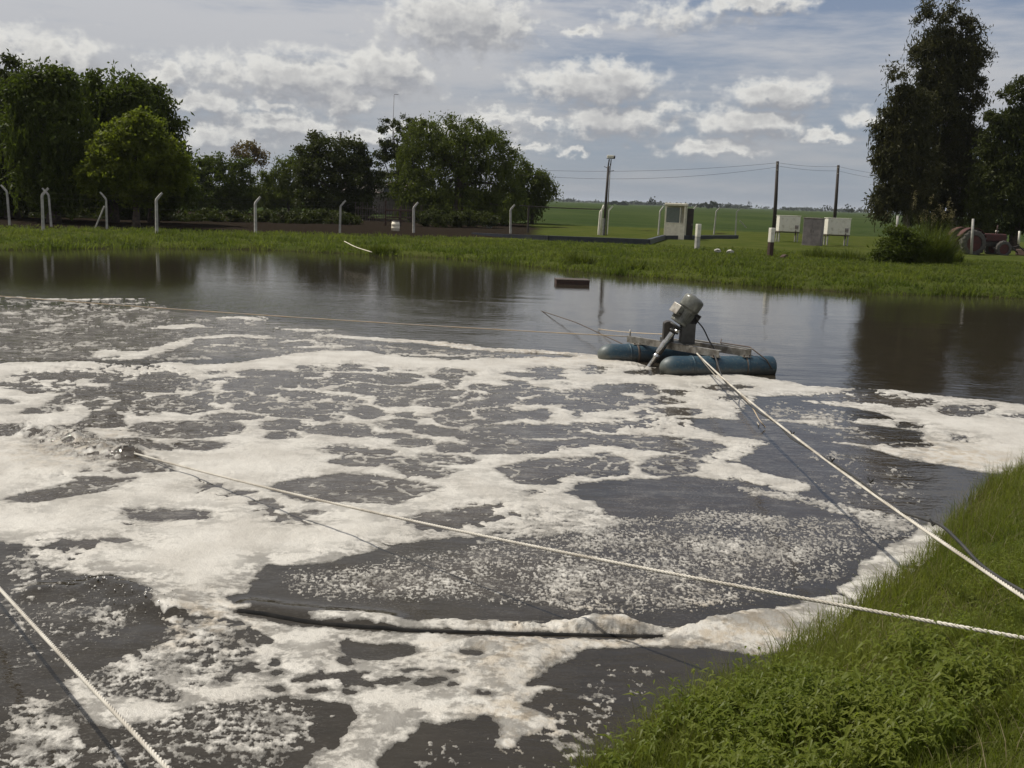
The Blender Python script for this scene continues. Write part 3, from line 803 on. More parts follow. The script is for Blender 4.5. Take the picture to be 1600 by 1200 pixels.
    h = T.math('ADD', h, T.math('MULTIPLY', w3, T.math('ADD', T.math('MULTIPLY', near, .0009), T.math('MULTIPLY', T.attr('chop'), .010))))
    h = T.math('ADD', h, T.math('MULTIPLY', T.noise(T.scale(P, (.7, 1.5, 1)), 3.4, 4, .6), T.math('ADD', T.math('MULTIPLY', near, .004), T.math('MULTIPLY', T.attr('chop'), .06))))
    bp = T.add('ShaderNodeBump'); bp.inputs['Strength'].default_value = 1; bp.inputs['Distance'].default_value = 1
    T.link(h, bp.inputs['Height']); T.link(bp.outputs[0], B.inputs['Normal'])
    o = mesh_np('pond_water', V, Fc, m, attrs={'film': film, 'chop': np.clip(rough, 0, 1.4)})
    tag(o, kind='structure')

    # --- foam: marching squares over the fan
    hose_d, _ = line_dist(x, y, HOSE_XY)
    dv, tv = line_dist(x, y, wpts([(478, 962), (700, 974), (880, 979), (950, 976), (1030, 985), (1120, 980), (1200, 968)]))
    lump = fbm(x * 3.0, y * 3.0, 4, 90)
    th = .005 + .013 * sstep(.0, .4, Tt) * (1 + .9 * lump) + .005 * sstep(.02, .1, Tt) * (1 + .6 * fbm(x * 14, y * 14, 3, 91))
    hx = at(880, 975)[0]
    mound = (.010 + .024 * sstep(hx - .6, hx + .2, x)) * sstep(.26, .0, dv) * (1 + .9 * fbm(x * 2.2, y * 2.2, 2, 92)) * sstep(.0, .12, Tt)
    hump = at(950, 976)[:2]; hump2 = at(1160, 975)[:2]
    mound += .045 * np.exp(-((x - hump[0]) ** 2 + (y - hump[1]) ** 2 * 3) / .26 ** 2) * sstep(0, .06, Tt)
    mound += .035 * np.exp(-((x - hump2[0]) ** 2 + (y - hump2[1]) ** 2 * 2) / .5 ** 2) * sstep(0, .1, Tt)
    pile = at(800, 1010)[:2]
    mound += .035 * np.exp(-((x - pile[0]) ** 2 + (y - pile[1]) ** 2) / .35 ** 2) * (1 + lump) * sstep(0, .1, Tt)
    edge = line_dist(x, y, wpts([(700, 538), (790, 548), (905, 555), (1015, 575)]))[0]
    mound += .02 * sstep(.35, .0, edge) * (1 + lump) * sstep(0, .12, Tt)
    Z = Wz + th + mound
    Tt = np.where(hose_d < .05, np.minimum(Tt, (hose_d - .010 + .012 * lump) * 1.0), Tt)
    nr, nc = Tt.shape
    ins = Tt > 0
    ids = np.full(nr * nc, -1)
    used = ins.copy()
    ids_flat = np.nonzero(used.ravel())[0]
    ids[ids_flat] = np.arange(len(ids_flat))
    Pv = [np.stack([x.ravel()[ids_flat], y.ravel()[ids_flat], Z.ravel()[ids_flat]], -1)]
    tan_v = [Tt.ravel()[ids_flat]]
    cnt = len(ids_flat)
    def cross(a_sl, b_sl, shape):
        nonlocal cnt
        ta, tb = Tt[a_sl], Tt[b_sl]
        mk = (ta > 0) != (tb > 0)
        t = np.where(mk, ta / np.where(mk, ta - tb, 1), 0)
        e = np.full(shape, -1)
        k = np.nonzero(mk.ravel())[0]
        e.ravel()[k] = np.arange(len(k)) + cnt
        cnt += len(k)
        def li(q): return (q[a_sl] + (q[b_sl] - q[a_sl]) * t).ravel()[k]
        Pv.append(np.stack([li(x), li(y), li(Wz) + .001], -1)); tan_v.append(np.zeros(len(k)))
        return e
    eh = cross((slice(None), slice(0, -1)), (slice(None), slice(1, None)), (nr, nc - 1))
    ev = cross((slice(0, -1), slice(None)), (slice(1, None), slice(None)), (nr - 1, nc))
    G = ids.reshape(nr, nc)
    c = [G[:-1, :-1], G[:-1, 1:], G[1:, 1:], G[1:, :-1]]
    e = [eh[:-1], ev[:, 1:], eh[1:], ev[:, :-1]]
    code = sum(((q >= 0).astype(int) << k) for k, q in enumerate(c))
    faces = {3: [], 4: [], 5: [], 6: []}
    table = {}
    for cs in range(1, 16):
        bits = [(cs >> k) & 1 for k in range(4)]
        if cs in (5, 10):
            ks = [k for k in range(4) if bits[k]]
            table[cs] = [[('c', k), ('e', k), ('e', (k - 1) % 4)] for k in ks]
            continue
        seq = []
        for k in range(4):
            if bits[k]: seq.append(('c', k))
            if bits[k] != bits[(k + 1) % 4]: seq.append(('e', k))
        table[cs] = [seq]
    for cs, polys in table.items():
        mk = code == cs
        if not mk.any(): continue
        for seq in polys:
            faces[len(seq)].append(np.stack([(c if a == 'c' else e)[k][mk] for a, k in seq], -1))
    fl = [np.concatenate(v) for v in faces.values() if v]
    Pv = np.concatenate(Pv); tv_ = np.concatenate(tan_v)
    m, T, B = new_mat('foam_bubbles')
    P = T.pos()
    thn = T.attr('thick')
    n1 = T.noise(P, 1.6, 5, .6); n2 = T.noise(P, 22, 5, .65); n3 = T.noise(P, 90, 3, .6)
    c0 = T.mix(T.ramp(n1, .35, .68), (.54, .51, .455, 1), (.43, .40, .35, 1))
    c0 = T.mix(T.math('MULTIPLY', T.ramp(n2, .50, .74), .24), c0, (.28, .255, .215, 1))
    c0 = T.mix(T.math('MULTIPLY', T.ramp(n3, .55, .75), .16), c0, (.30, .275, .235, 1))
    tan = T.math('MULTIPLY', T.attr('scum'), T.ramp(T.noise(P, 7, 5, .65), .42, .62))
    c0 = T.mix(T.math('MULTIPLY', tan, .7), c0, (.36, .285, .19, 1))
    thin = T.ramp(thn, .045, .0)
    c0 = T.mix(T.math('MULTIPLY', thin, .45), c0, (.22, .205, .18, 1))
    T.link(c0, B.inputs['Base Color']); B.inputs['Roughness'].default_value = .42; B.inputs['Specular IOR Level'].default_value = .5
    soft = T.attr('soft')
    wdt = T.math('ADD', .045, T.math('MULTIPLY', soft, .06))
    cover = T.math('ADD', T.math('DIVIDE', thn, wdt), T.math('MULTIPLY', T.math('SUBTRACT', T.math('ADD', T.math('MULTIPLY', n2, .6), T.math('MULTIPLY', n1, .4)), .5), T.math('SUBTRACT', .8, T.math('MULTIPLY', soft, .42))))
    cover = T.ramp(cover, -.35, .75, .30, 1.0)
    # open windows burst in the sheet
    hol = T.ramp(T.math('ADD', T.noise(T.scale(P, (1, 1.3, 1)), 3.6, 6, .70), T.math('MULTIPLY', n2, .25)), .565, .70)
    cover = T.math('MULTIPLY', cover, T.math('SUBTRACT', 1, T.math('MULTIPLY', hol, T.math('MULTIPLY', T.ramp(thn, .52, .08), T.math('SUBTRACT', .58, T.math('MULTIPLY', soft, .36))))))
    tb = T.add('ShaderNodeBsdfTransparent')
    mxs = T.add('ShaderNodeMixShader'); T.link(cover, mxs.inputs[0])
    T.link(tb.outputs[0], mxs.inputs[1]); T.link(B.outputs[0], mxs.inputs[2]); T.link(mxs.outputs[0], T.n['Material Output'].inputs[0])
    bp = T.add('ShaderNodeBump'); bp.inputs['Strength'].default_value = .55; bp.inputs['Distance'].default_value = .02
    T.link(T.math('ADD', n2, T.math('MULTIPLY', n3, .4)), bp.inputs['Height']); T.link(bp.outputs[0], B.inputs['Normal'])
    sc = np.zeros(len(Pv))
    for (cx, cy, rad) in ((950, 980, .5), (1150, 990, .7), (800, 1010, .45), (830, 1120, .4), (780, 1160, .3), (1500, 715, .8), (860, 552, 1.2), (700, 540, 1.0), (300, 975, .4), (130, 700, .7)):
        q = at(cx, cy)
        sc = np.maximum(sc, np.exp(-((Pv[:, 0] - q[0]) ** 2 + (Pv[:, 1] - q[1]) ** 2) / rad ** 2))
    o = mesh_np('foam', Pv, fl, m, attrs={'thick': tv_, 'scum': sc, 'soft': np.clip(sstep(7.5, 11, np.hypot(Pv[:, 0], Pv[:, 1])) * (1 - .6 * sstep(2.5, 4.5, Pv[:, 0])) + .15, 0, 1)})
    tag(o, kind='stuff')
    print('foam tris ~', sum(len(q) * (q.shape[1] - 2) for q in fl))

HOSE = [(372, 956), (410, 961), (450, 968), (520, 978), (620, 985), (760, 989), (900, 992), (1035, 995)]
HOSE_XY = wpts(HOSE)
build_water()
def splash():
    rng = np.random.default_rng(8); V, Fc = [], []
    octa = np.array([(1, 0, 0), (-1, 0, 0), (0, 1, 0), (0, -1, 0), (0, 0, 1), (0, 0, -1)], float)
    of = np.array([(0, 2, 4), (2, 1, 4), (1, 3, 4), (3, 0, 4), (2, 0, 5), (1, 2, 5), (3, 1, 5), (0, 3, 5)])
    for pp, n, hh in (([(75, 686), (110, 694), (150, 702), (205, 709)], 240, .10), ([(120, 918), (170, 912), (240, 942), (262, 952)], 90, .03)):
        P = wpts(pp)
        for k in range(n):
            j = rng.integers(0, len(P) - 1); t = rng.uniform()
            c = P[j] + (P[j + 1] - P[j]) * t + rng.normal(size=2) * .10
            z = float(water_z(np.array([c[0]]), np.array([c[1]]))[0]) + abs(rng.normal()) * hh * .5
            r = rng.uniform(.003, .008) * (1 if rng.uniform() < .93 else 1.8)
            Fc.append(of + len(V) * 6); V.append(octa * r * np.array([1, 1, rng.uniform(.8, 1.6)]) + np.array([c[0], c[1], z]))
    m, T, B = new_mat('splash_drops')
    B.inputs['Base Color'].default_value = (.62, .59, .53, 1); B.inputs['Roughness'].default_value = .12; B.inputs['IOR'].default_value = 1.45
    tag(mesh_np('splash_droplets', np.concatenate(V), np.concatenate(Fc), m), kind='stuff')
splash()
# ------------------------------------------------------------------ floating aerator
def unit(v):
    v = np.array(v, float); return v / np.linalg.norm(v)

def build_aerator():
    TH = math.radians(14)
    C0 = np.array([3.77, 17.78, 0.0])
    root = empty('floating_aerator', C0, TH)
    tag(root, 'floating aerator with grey motor tilted above two blue pontoons on the pond', 'aerator')
    Rm = rotz(-TH)
    def L(w): return Rm @ (np.array(w, float) - C0)
    def pontoon(cx, cy, ln, r, zc, lab):
        prof = []
        for k in range(9):
            a = math.pi / 2 * k / 8
            prof.append((-ln / 2 + .26 * (1 - math.sin(a)) if False else -ln / 2 + .27 * (1 - math.cos(math.pi / 2 - a)) , r * math.sin(a)))
        prof = [(-ln / 2 + .27 * (1 - math.cos(a)), r * math.sin(a)) for a in np.linspace(.02, math.pi / 2, 9)]
        prof += [(-ln / 4, r * 1.0), (0, r * .995), (ln / 4, r)]
        prof += [(ln / 2 - .03, r), (ln / 2 - .012, r * .985), (ln / 2, r * .93), (ln / 2 + .001, r * .5)]
        mb = MB(); mb.lathe((0, 0, 0), (1, 0, 0), prof, 36)
        o = mb.build('pontoon', MT['pontoon'], root, True)
        o.location = (cx, cy, zc); o['label'] = lab
        for q in (-.38, .42):
            MB().lathe((q * ln / 2 * 1.2, 0, 0), (1, 0, 0), [(-.02, r + .001), (-.018, r + .008), (.018, r + .008), (.02, r + .001)], 32).build('seam_band', MT['pontoon'], o, True)
        return o
    pontoon(-.04, 0, 2.22, .205, .115, 'nearer blue pontoon with grimy nose')
    pontoon(-.69, 1.46, 2.3, .205, .115, 'rear blue pontoon partly hidden by the motor stand')
    def chan(p0, p1, name='cross_beam', h=.13, w=.075):
        p0, p1 = np.array(p0, float), np.array(p1, float)
        ln = np.linalg.norm((p1 - p0)[:2]); a = math.atan2(p1[1] - p0[1], p1[0] - p0[0])
        c = (p0 + p1) / 2; R_ = rotz(a); mb = MB()
        # C section: web and two flanges
        t = .012
        mb.box(c + R_ @ np.array([0, -w / 2 + t / 2, 0]), (ln, t, h), R_, bevel=.003)
        mb.box(c + R_ @ np.array([0, t / 2 + .001, h / 2 - t / 2]), (ln, w - t - .002, t), R_, bevel=.003)
        mb.box(c + R_ @ np.array([0, t / 2 + .001, -h / 2 + t / 2]), (ln, w - t - .002, t), R_, bevel=.003)
        return mb.build(name, MT['galvanised'], root)
    zc = .385
    chan((-1.14, 1.72, zc), (-.08, -.18, zc))
    chan((-.52, 1.55, zc), (.52, -.05, zc))
    chan((-.12, 1.50, zc), (.66, .02, zc))
    # saddles under the beams
    for (x, y) in ((-.12, -.02), (.50, .0), (-1.06, 1.5), (-.2, 1.46)):
        MB().box((x, y, .318), (.16, .24, .016), bevel=.004).build('saddle_plate', MT['galvanised'], root)
    # deck plate between the beams carrying the stand
    MB().box((-.52, .72, .462), (.62, .36, .014), rotz(math.radians(-61)), bevel=.003).build('deck_plate', MT['steel_grey'], root)
    # stand plates
    Yc = 18.35
    def stand(px0, px1, top, bot, dy, arch):
        w0, w1 = aty(px0, bot, Yc + dy), aty(px1, bot, Yc + dy)
        zt = aty(px0, top, Yc + dy)[2]; z0 = .46
        wd = np.linalg.norm((w1 - w0)[:2]); mid = (w0 + w1) / 2; mid[2] = z0
        c = L(mid); mb = MB()
        n = 8 if arch else 1
        prof = [(-wd / 2, 0), (wd / 2, 0)]
        H = zt - z0
        if arch:
            for k in range(n + 1):
                a = math.pi * k / n
                prof.append((wd / 2 * math.cos(a), H - wd * .30 + wd * .30 * math.sin(a)))
        else:
            prof += [(wd / 2, H), (-wd / 2, H)]
        dep = .20 if arch else .30
        R_ = rotz(-TH); m_ = len(prof)
        vs = [c + R_ @ np.array([p[0], -dep / 2, p[1]]) for p in prof] + [c + R_ @ np.array([p[0], dep / 2, p[1]]) for p in prof]
        fs = [tuple(range(m_)), tuple(range(2 * m_ - 1, m_ - 1, -1))]
        fs += [(k, k + m_, (k + 1) % m_ + m_, (k + 1) % m_) for k in range(m_)]
        mb.add(vs, fs)
        return mb.build('stand_plate', MT['steel_grey'] if not arch else MT['dark_metal'], root)
    stand(1035, 1051, 501, 536, .06, True)
    stand(1062, 1083, 504, 538, .02, False)
    # tilted shaft line
    B0 = L((2.56, 18.31, -.03)); T0 = L((3.385, 18.36, 1.34)); ax = unit(T0 - B0); ln = np.linalg.norm(T0 - B0)
    def on(t): return B0 + ax * t
    side = unit(np.cross(ax, (0, 0, 1))); upn = unit(np.cross(side, ax))
    MB().lathe(B0, ax, [(-.35, .045), (0, .047), (.22, .047), (.235, .062), (.27, .062), (.285, .05), (.32, .05)], 20).build('shaft_tip', MT['polished'], root, True)
    MB().lathe(on(.32), ax, [(0, .055), (.02, .066), (.46, .066), (.48, .06)], 24).build('shaft_tube', MT['polished'], root, True)
    MB().lathe(on(.80), ax, [(0, .06), (.01, .105), (.045, .105), (.05, .08), (.11, .08), (.115, .15), (.15, .15), (.155, .10)], 28).build('coupling', MT['steel_grey'], root, True)
    MB().tube([on(.86) - side * .30, on(.86) + side * .30], .028, 12).build('pivot_bar', MT['polished'], root, True)
    # motor body with cooling fins, cover, box, feet
    mb = MB().lathe(on(.99), ax, [(0, .09), (.01, .168), (.03, .178), (.06, .165), (.30, .165), (.32, .172), (.335, .172)], 32)
    motor = mb.build('motor_body', MT['motor_grey'], root, True)
    fin = MB()
    for k in range(30):
        a = 2 * math.pi * k / 30
        dr = math.cos(a) * side + math.sin(a) * upn
        if -math.sin(a) > .9: continue
        M3 = np.stack([ax, dr, np.cross(ax, dr)], 1)
        fin.box(on(1.16) + dr * .174, (.22, .022, .006), M3)
    fin.build('cooling_fins', MT['motor_grey'], motor)
    fan = MB().lathe(on(1.315), ax, [(0, .165), (.004, .196), (.02, .2), (.19, .2), (.215, .195), (.24, .178), (.252, .15), (.255, .09)], 40).build('fan_cover', MT['motor_grey'], root, True)
    gr = MB()
    for q in (.05, .085, .12):
        gr.lathe(on(1.571), ax, [(-.002, q), (.004, q + .004), (.004, q + .011), (-.002, q + .015)], 24)
    gr.build('vent_grille', MT['dark_metal'], fan, True)
    # terminal box on the upper left flank
    lft = unit(np.array(L((2.9, 18.0, 1.6))) - on(1.15)); lft = unit(lft - ax * (lft @ ax))
    M3 = np.stack([ax, lft, np.cross(ax, lft)], 1)
    tb = MB().box(on(1.20) + lft * .235, (.17, .10, .20), M3, bevel=.015).build('terminal_box', MT['motor_grey'], root)
    MB().box(on(1.20) + lft * .292, (.185, .016, .215), M3, bevel=.006).build('box_lid', MT['galvanised'], tb)
    for sgn in (-1, 1):
        MB().tube([on(1.16) + lft * .22 + np.cross(ax, lft) * sgn * .10, on(1.16) + lft * .22 + np.cross(ax, lft) * sgn * .15], .018, 10).build('cable_gland', MT['dark_metal'], tb, True)
    for t in (1.05, 1.26):
        MB().box(on(t) - lft * .205 + upn * -.02, (.05, .10, .24), M3, bevel=.008).build('motor_foot', MT['steel_grey'], root)
    MB().box(on(1.16) - lft * .262, (.36, .022, .27), M3, bevel=.005).build('mounting_plate', MT['dark_metal'], root)
    for (x, y) in ((-.12, -.02), (.50, .0), (-1.06, 1.5), (-.2, 1.46)):
        for dx in (-.055, .055):
            MB().lathe((x + dx, y - .09, .326), (0, 0, 1), [(0, .016), (.012, .016), (.0125, .008), (.028, .008)], 6).build('bolt', MT['rust'], root)
    # worn straps round the floats
    for (cx, cy, q) in ((0, 0, -.12), (0, 0, .5), (-.69, 1.46, -.37)):
        MB().lathe((cx + q, cy, .115), (1, 0, 0), [(-.022, .206), (-.022, .212), (.022, .212), (.022, .206)], 32, False).build('strap', MT['dark_rope'], root, True)
    # eye brackets for the ropes
    for p in ((-.12, -.10, .30), (-1.12, 1.68, .47)):
        MB().tube([np.array(p) + np.array([0, 0, -.06]), np.array(p) + np.array([0, 0, .10])], .016, 8).build('rope_eye', MT['galvanised'], root, True)
    MB().tube([np.array((.55, 1.1, .47)), np.array((.30, .62, .475)), np.array((.64, .10, .47)), np.array((.70, -.06, .40)), np.array((.86, -.17, .27)), np.array((.95, -.215, .12))], .012, 6).build('lashing', MT['dark_rope'], root, True)
    # motor lead
    pts = [on(1.24) - lft * .28, L(aty(1098, 512, 18.3)), L(aty(1108, 532, 18.15)), L(aty(1116, 545, 18.0)), L(aty(1117, 556, 17.85))]
    MB().tube(smooth_path(pts, 6), .013, 8).build('motor_lead', MT['black_rubber'], root, True)
    return root

def smooth_path(pts, k=8):
    pts = [np.array(p, float) for p in pts]
    P = [2 * pts[0] - pts[1]] + pts + [2 * pts[-1] - pts[-2]]
    out = []
    for i in range(1, len(P) - 2):
        for s in range(k):
            t = s / k
            out.append(.5 * ((2 * P[i]) + (-P[i - 1] + P[i + 1]) * t + (2 * P[i - 1] - 5 * P[i] + 4 * P[i + 1] - P[i + 2]) * t * t + (-P[i - 1] + 3 * P[i] - 3 * P[i + 1] + P[i + 2]) * t ** 3))
    out.append(pts[-1])
    return out

build_aerator()

# ------------------------------------------------------------------ ropes
def laid_rope(name, pts, rad, mat, label, cat='rope', pitch=None, sides=5, group=None):
    """three strands twisted round the path"""
    pts = np.array(pts, float)
    seg = np.linalg.norm(np.diff(pts, axis=0), axis=1); s = np.concatenate([[0], np.cumsum(seg)])
    pitch = pitch or rad * 7.5
    n = int(min(2600, s[-1] / (pitch / 9)))
    u = np.linspace(0, s[-1], n)
    P = np.stack([np.interp(u, s, pts[:, k]) for k in range(3)], -1)
    d = np.gradient(P, axis=0); d /= np.linalg.norm(d, axis=1)[:, None]
    ref = np.cross(d, np.array([0, 0, 1.0])); ref /= np.linalg.norm(ref, axis=1)[:, None]
    b = np.cross(d, ref)
    V, Fq = [], []
    for k in range(3):
        ph = 2 * math.pi * (u / pitch + k / 3)
        c = P + rad * .52 * (np.cos(ph)[:, None] * ref + np.sin(ph)[:, None] * b)
        rr = rad * .56
        th = np.linspace(0, 2 * math.pi, sides, endpoint=False)
        ring = c[:, None] + rr * (np.cos(th)[None, :, None] * ref[:, None] + np.sin(th)[None, :, None] * b[:, None])
        off = k * n * sides
        idx = np.arange(n * sides).reshape(n, sides) + off
        nx = np.roll(idx, -1, 1)
        Fq.append(np.stack([idx[:-1], nx[:-1], nx[1:], idx[1:]], -1).reshape(-1, 4))
        V.append(ring.reshape(-1, 3))
    o = mesh_np(name, np.concatenate(V), np.concatenate(Fq), mat)
    return tag(o, label, cat, group)

def span(S, E, sag, n=40):
    S, E = np.array(S, float), np.array(E, float)
    t = np.linspace(0, 1, n)[:, None]
    P = S + (E - S) * t
    P[:, 2] -= sag * 4 * (t * (1 - t))[:, 0]
    return P

def beyond(S, E, k):
    return np.array(S) + (np.array(E) - np.array(S)) * k

R1S = aty(1089, 552, 17.66); R1E = aty(1600, 905, 5.0)
R1P = span(R1S, beyond(R1S, R1E, 1.22), .16, 60)
laid_rope('mooring_rope', R1P, .0125, MT['white_rope'], 'white mooring rope running from the blue pontoon aerator to the grass bank', group='white ropes over the pond')
R2S = at(205, 707, .02); R2E = aty(1600, 988, 4.7)
laid_rope('mooring_rope', span(R2S, beyond(R2S, R2E, 1.09), .10, 60), .0115, MT['white_rope'], 'long white rope crossing the middle of the foam from the splash to the bank', group='white ropes over the pond')
a_, b_ = np.array([-2.87, 5.6, .37]), np.array([-2.4, 5.02, .44])
laid_rope('mooring_rope', span(a_ + (a_ - b_) * 5.2, a_ + (b_ - a_) * 5.6, .015, 40), .0125, MT['white_rope'], 'short steep white rope at the near left corner casting a shadow on the foam', group='white ropes over the pond')
# loose tail beside the first rope
tail = [aty(1091, 556, 17.6), aty(1116, 585, 17.3), aty(1143, 612, 16.6), aty(1165, 636, 15.6), at(1186, 664, .02)]
laid_rope('rope_tail', smooth_path(tail, 8), .008, MT['white_rope'], 'slack thin rope end dropping from the aerator into the foam', 'rope')
tail = [aty(1089, 553, 17.62), aty(1122, 585, 16.6), aty(1148, 610, 15.4), aty(1172, 632, 14.2), aty(1186, 655, 13.4), at(1196, 668, .02)]
laid_rope('rope_tail', smooth_path(tail, 8), .009, MT['orange_rope'], 'tan slack rope end hanging under the main white rope near the aerator', 'rope')
# black supply cable tied along the first rope
def r1_Y(x):
    xs = []; 
    for P in R1P:
        v = P - CP; w = v @ FW; xs.append(800 + FPX * (v @ RT) / w)
    return float(np.interp(x, xs, R1P[:, 1]))
cab = [(1117, 556), (1130, 592), (1150, 612), (1180, 640), (1214, 662), (1236, 684), (1266, 702), (1300, 722), (1345, 752), (1372, 774), (1402, 797), (1440, 810), (1470, 821), (1500, 848), (1530, 880), (1565, 905), (1605, 928), (1700, 985)]
cp = [aty(x, y, r1_Y(x) + .02) for x, y in cab]
o = MB().tube(smooth_path(cp, 6), .0105, 8).build('power_cable', MT['black_rubber'], None, True)
tag(o, 'black power cable tied under the white rope and sagging onto the grass bank', 'cable')
for x, y in ((1238, 676), (1300, 717), (1360, 750), (1458, 816)):
    p = aty(x, y, r1_Y(x)); nb = MB()
    nb.tube([p + np.array([-.012, .03, .012]), p + np.array([.0, 0, -.022]), p + np.array([.012, -.03, .012])], .008, 6)
    tag(nb.build('cable_tie', MT['black_rubber'], None), {1238: 'small black cable tie on the white rope nearest the aerator', 1300: 'small black cable tie second from the aerator on the white rope', 1360: 'small black cable tie midway along the white rope', 1458: 'small black cable tie on the white rope at the bank edge'}[x], 'cable tie', 'ties round rope and cable')
# far ropes holding the raft
S4 = aty(985, 526, 19.25); E4 = aty(-60, 458, 20.5)
laid_rope('anchor_rope', span(S4, E4, .05, 40), .010, MT['orange_rope'], 'long faded orange rope from the rear pontoon to the left bank', group='anchor ropes left of the aerator')
laid_rope('anchor_rope', smooth_path([at(846, 486, .0), aty(880, 497, 24.6), aty(905, 506, 23.0), aty(950, 527, 20.6), aty(990, 545, 19.0)], 8), .011, MT['dark_rope'], 'dark weedy rope rising from open water to the rear pontoon', group='anchor ropes left of the aerator')
laid_rope('anchor_rope', span(at(935, 514, .03), aty(1036, 522, 18.6), .02, 16), .009, MT['orange_rope'], 'short orange rope from open water to the motor stand', group='anchor ropes left of the aerator')
# hose half sunk in the near foam
hp = [np.append(at(x, y)[:2], 0) for x, y in HOSE]
hp = np.array(smooth_path(hp, 10))
hp[:, 2] = water_z(hp[:, 0], hp[:, 1]) - .018
o = MB().tube(hp, .030, 12).build('black_hose', MT['hose_black'], None, True)
tag(o, 'long black hose half sunk along the near edge of the foam', 'hose')
# ------------------------------------------------------------------ trees
MT['leaf_dark'] = leaf_mat('leaf_dark', (.028, .036, .007), (.052, .060, .011), .25)
MT['leaf_pepper'] = leaf_mat('leaf_pepper', (.040, .055, .008), (.072, .090, .013), .32)
MT['leaf_light'] = leaf_mat('leaf_light', (.066, .086, .010), (.128, .142, .020), .45)
MT['leaf_willow'] = leaf_mat('leaf_willow', (.048, .063, .010), (.096, .112, .020), .35)
MT['leaf_euc'] = leaf_mat('leaf_eucalyptus', (.032, .034, .011), (.064, .060, .019), .22)
MT['leaf_sparse'] = leaf_mat('leaf_sparse', (.10, .09, .035), (.13, .075, .04), .3)
MT['leaf_far'] = leaf_mat('leaf_far', (.030, .042, .022), (.05, .062, .032), .1, .08)

def leaf_cards(c, nrm, length, width, rng, droop=0.0, tone=None):
    """one pointed quad per leaf spray"""
    n = len(c)
    d = rng.normal(size=(n, 3)); d /= np.linalg.norm(d, axis=1)[:, None]
    d = d * (1 - droop) + np.array([0, 0, -1.0]) * droop + nrm * .35 * (1 - droop)
    d /= np.linalg.norm(d, axis=1)[:, None]
    s = np.cross(d, rng.normal(size=(n, 3)) + nrm * .4); s /= np.linalg.norm(s, axis=1)[:, None] + 1e-9
    L = length * rng.uniform(.6, 1.35, n)[:, None]; W = width * rng.uniform(.6, 1.3, n)[:, None]
    f = np.cross(d, s) * W * .35
    v = np.stack([c - d * L * .5, c + s * W * .5 - d * L * .05 + f, c + d * L * .5, c - s * W * .5 + f], 1)
    q = np.arange(4 * n).reshape(n, 4)
    if tone is None: tone = rng.uniform(0, 1, n)
    return v.reshape(-1, 3), q, np.repeat(tone, 4)

def crown_points(lobes, n, rng, clump=.45, per=34, shell=.55):
    """leaf centres in clumps over the lobes' outer shells"""
    lobes = np.array(lobes, float)            # x y z rx ry rz
    area = (lobes[:, 3] * lobes[:, 4] + lobes[:, 3] * lobes[:, 5] + lobes[:, 4] * lobes[:, 5]); area /= area.sum()
    nc = max(8, n // per)
    k = rng.choice(len(lobes), nc, p=area)
    d = rng.normal(size=(nc, 3)); d /= np.linalg.norm(d, axis=1)[:, None]
    rad = shell + (1.02 - shell) * rng.uniform(0, 1, nc) ** .5
    rad *= 1 + .07 * rng.normal(size=nc)
    c = lobes[k, :3] + d * lobes[k, 3:6] * rad[:, None]
    csz = clump * rng.uniform(.5, 1.4, nc)
    m = rng.integers(int(per * .5), int(per * 1.5), nc)
    i = np.repeat(np.arange(nc), m)
    p = c[i] + rng.normal(size=(len(i), 3)) * csz[i][:, None] * np.array([.55, .55, .42])
    tone = np.clip(rng.uniform(0, 1, nc)[i] * .7 + rng.uniform(0, .3, len(i)), 0, 1)
    return p, d[i], tone

def trunk_mesh(h, r, lobes, rng, lean=(0, 0), nb=6, mat='bark'):
    mb = MB()
    top = np.array([lean[0], lean[1], h * .62])
    pts = [np.array([0, 0, -.15])] + [np.array([lean[0] * t + .06 * h * .1 * rng.normal(), lean[1] * t + .05 * h * .1 * rng.normal(), h * .62 * t]) for t in (.12, .35, .6, .85)] + [top]
    mb.tube(pts, [r * 1.5, r * 1.1, r * .9, r * .75, r * .55, r * .3], 9)
    lob = np.array(lobes); ks = rng.permutation(len(lob))[:nb]
    for k in ks:
        t = rng.uniform(.35, .85); s = np.array([lean[0] * t, lean[1] * t, h * .62 * t])
        e = lob[k, :3] + rng.normal(size=3) * .2
        mid = (s + e) / 2 + np.array([0, 0, -.08 * h]) * rng.uniform(-.4, 1) + rng.normal(size=3) * .15
        mb.tube([s, mid, e], [r * .5, r * .32, r * .12], 6)
    return mb

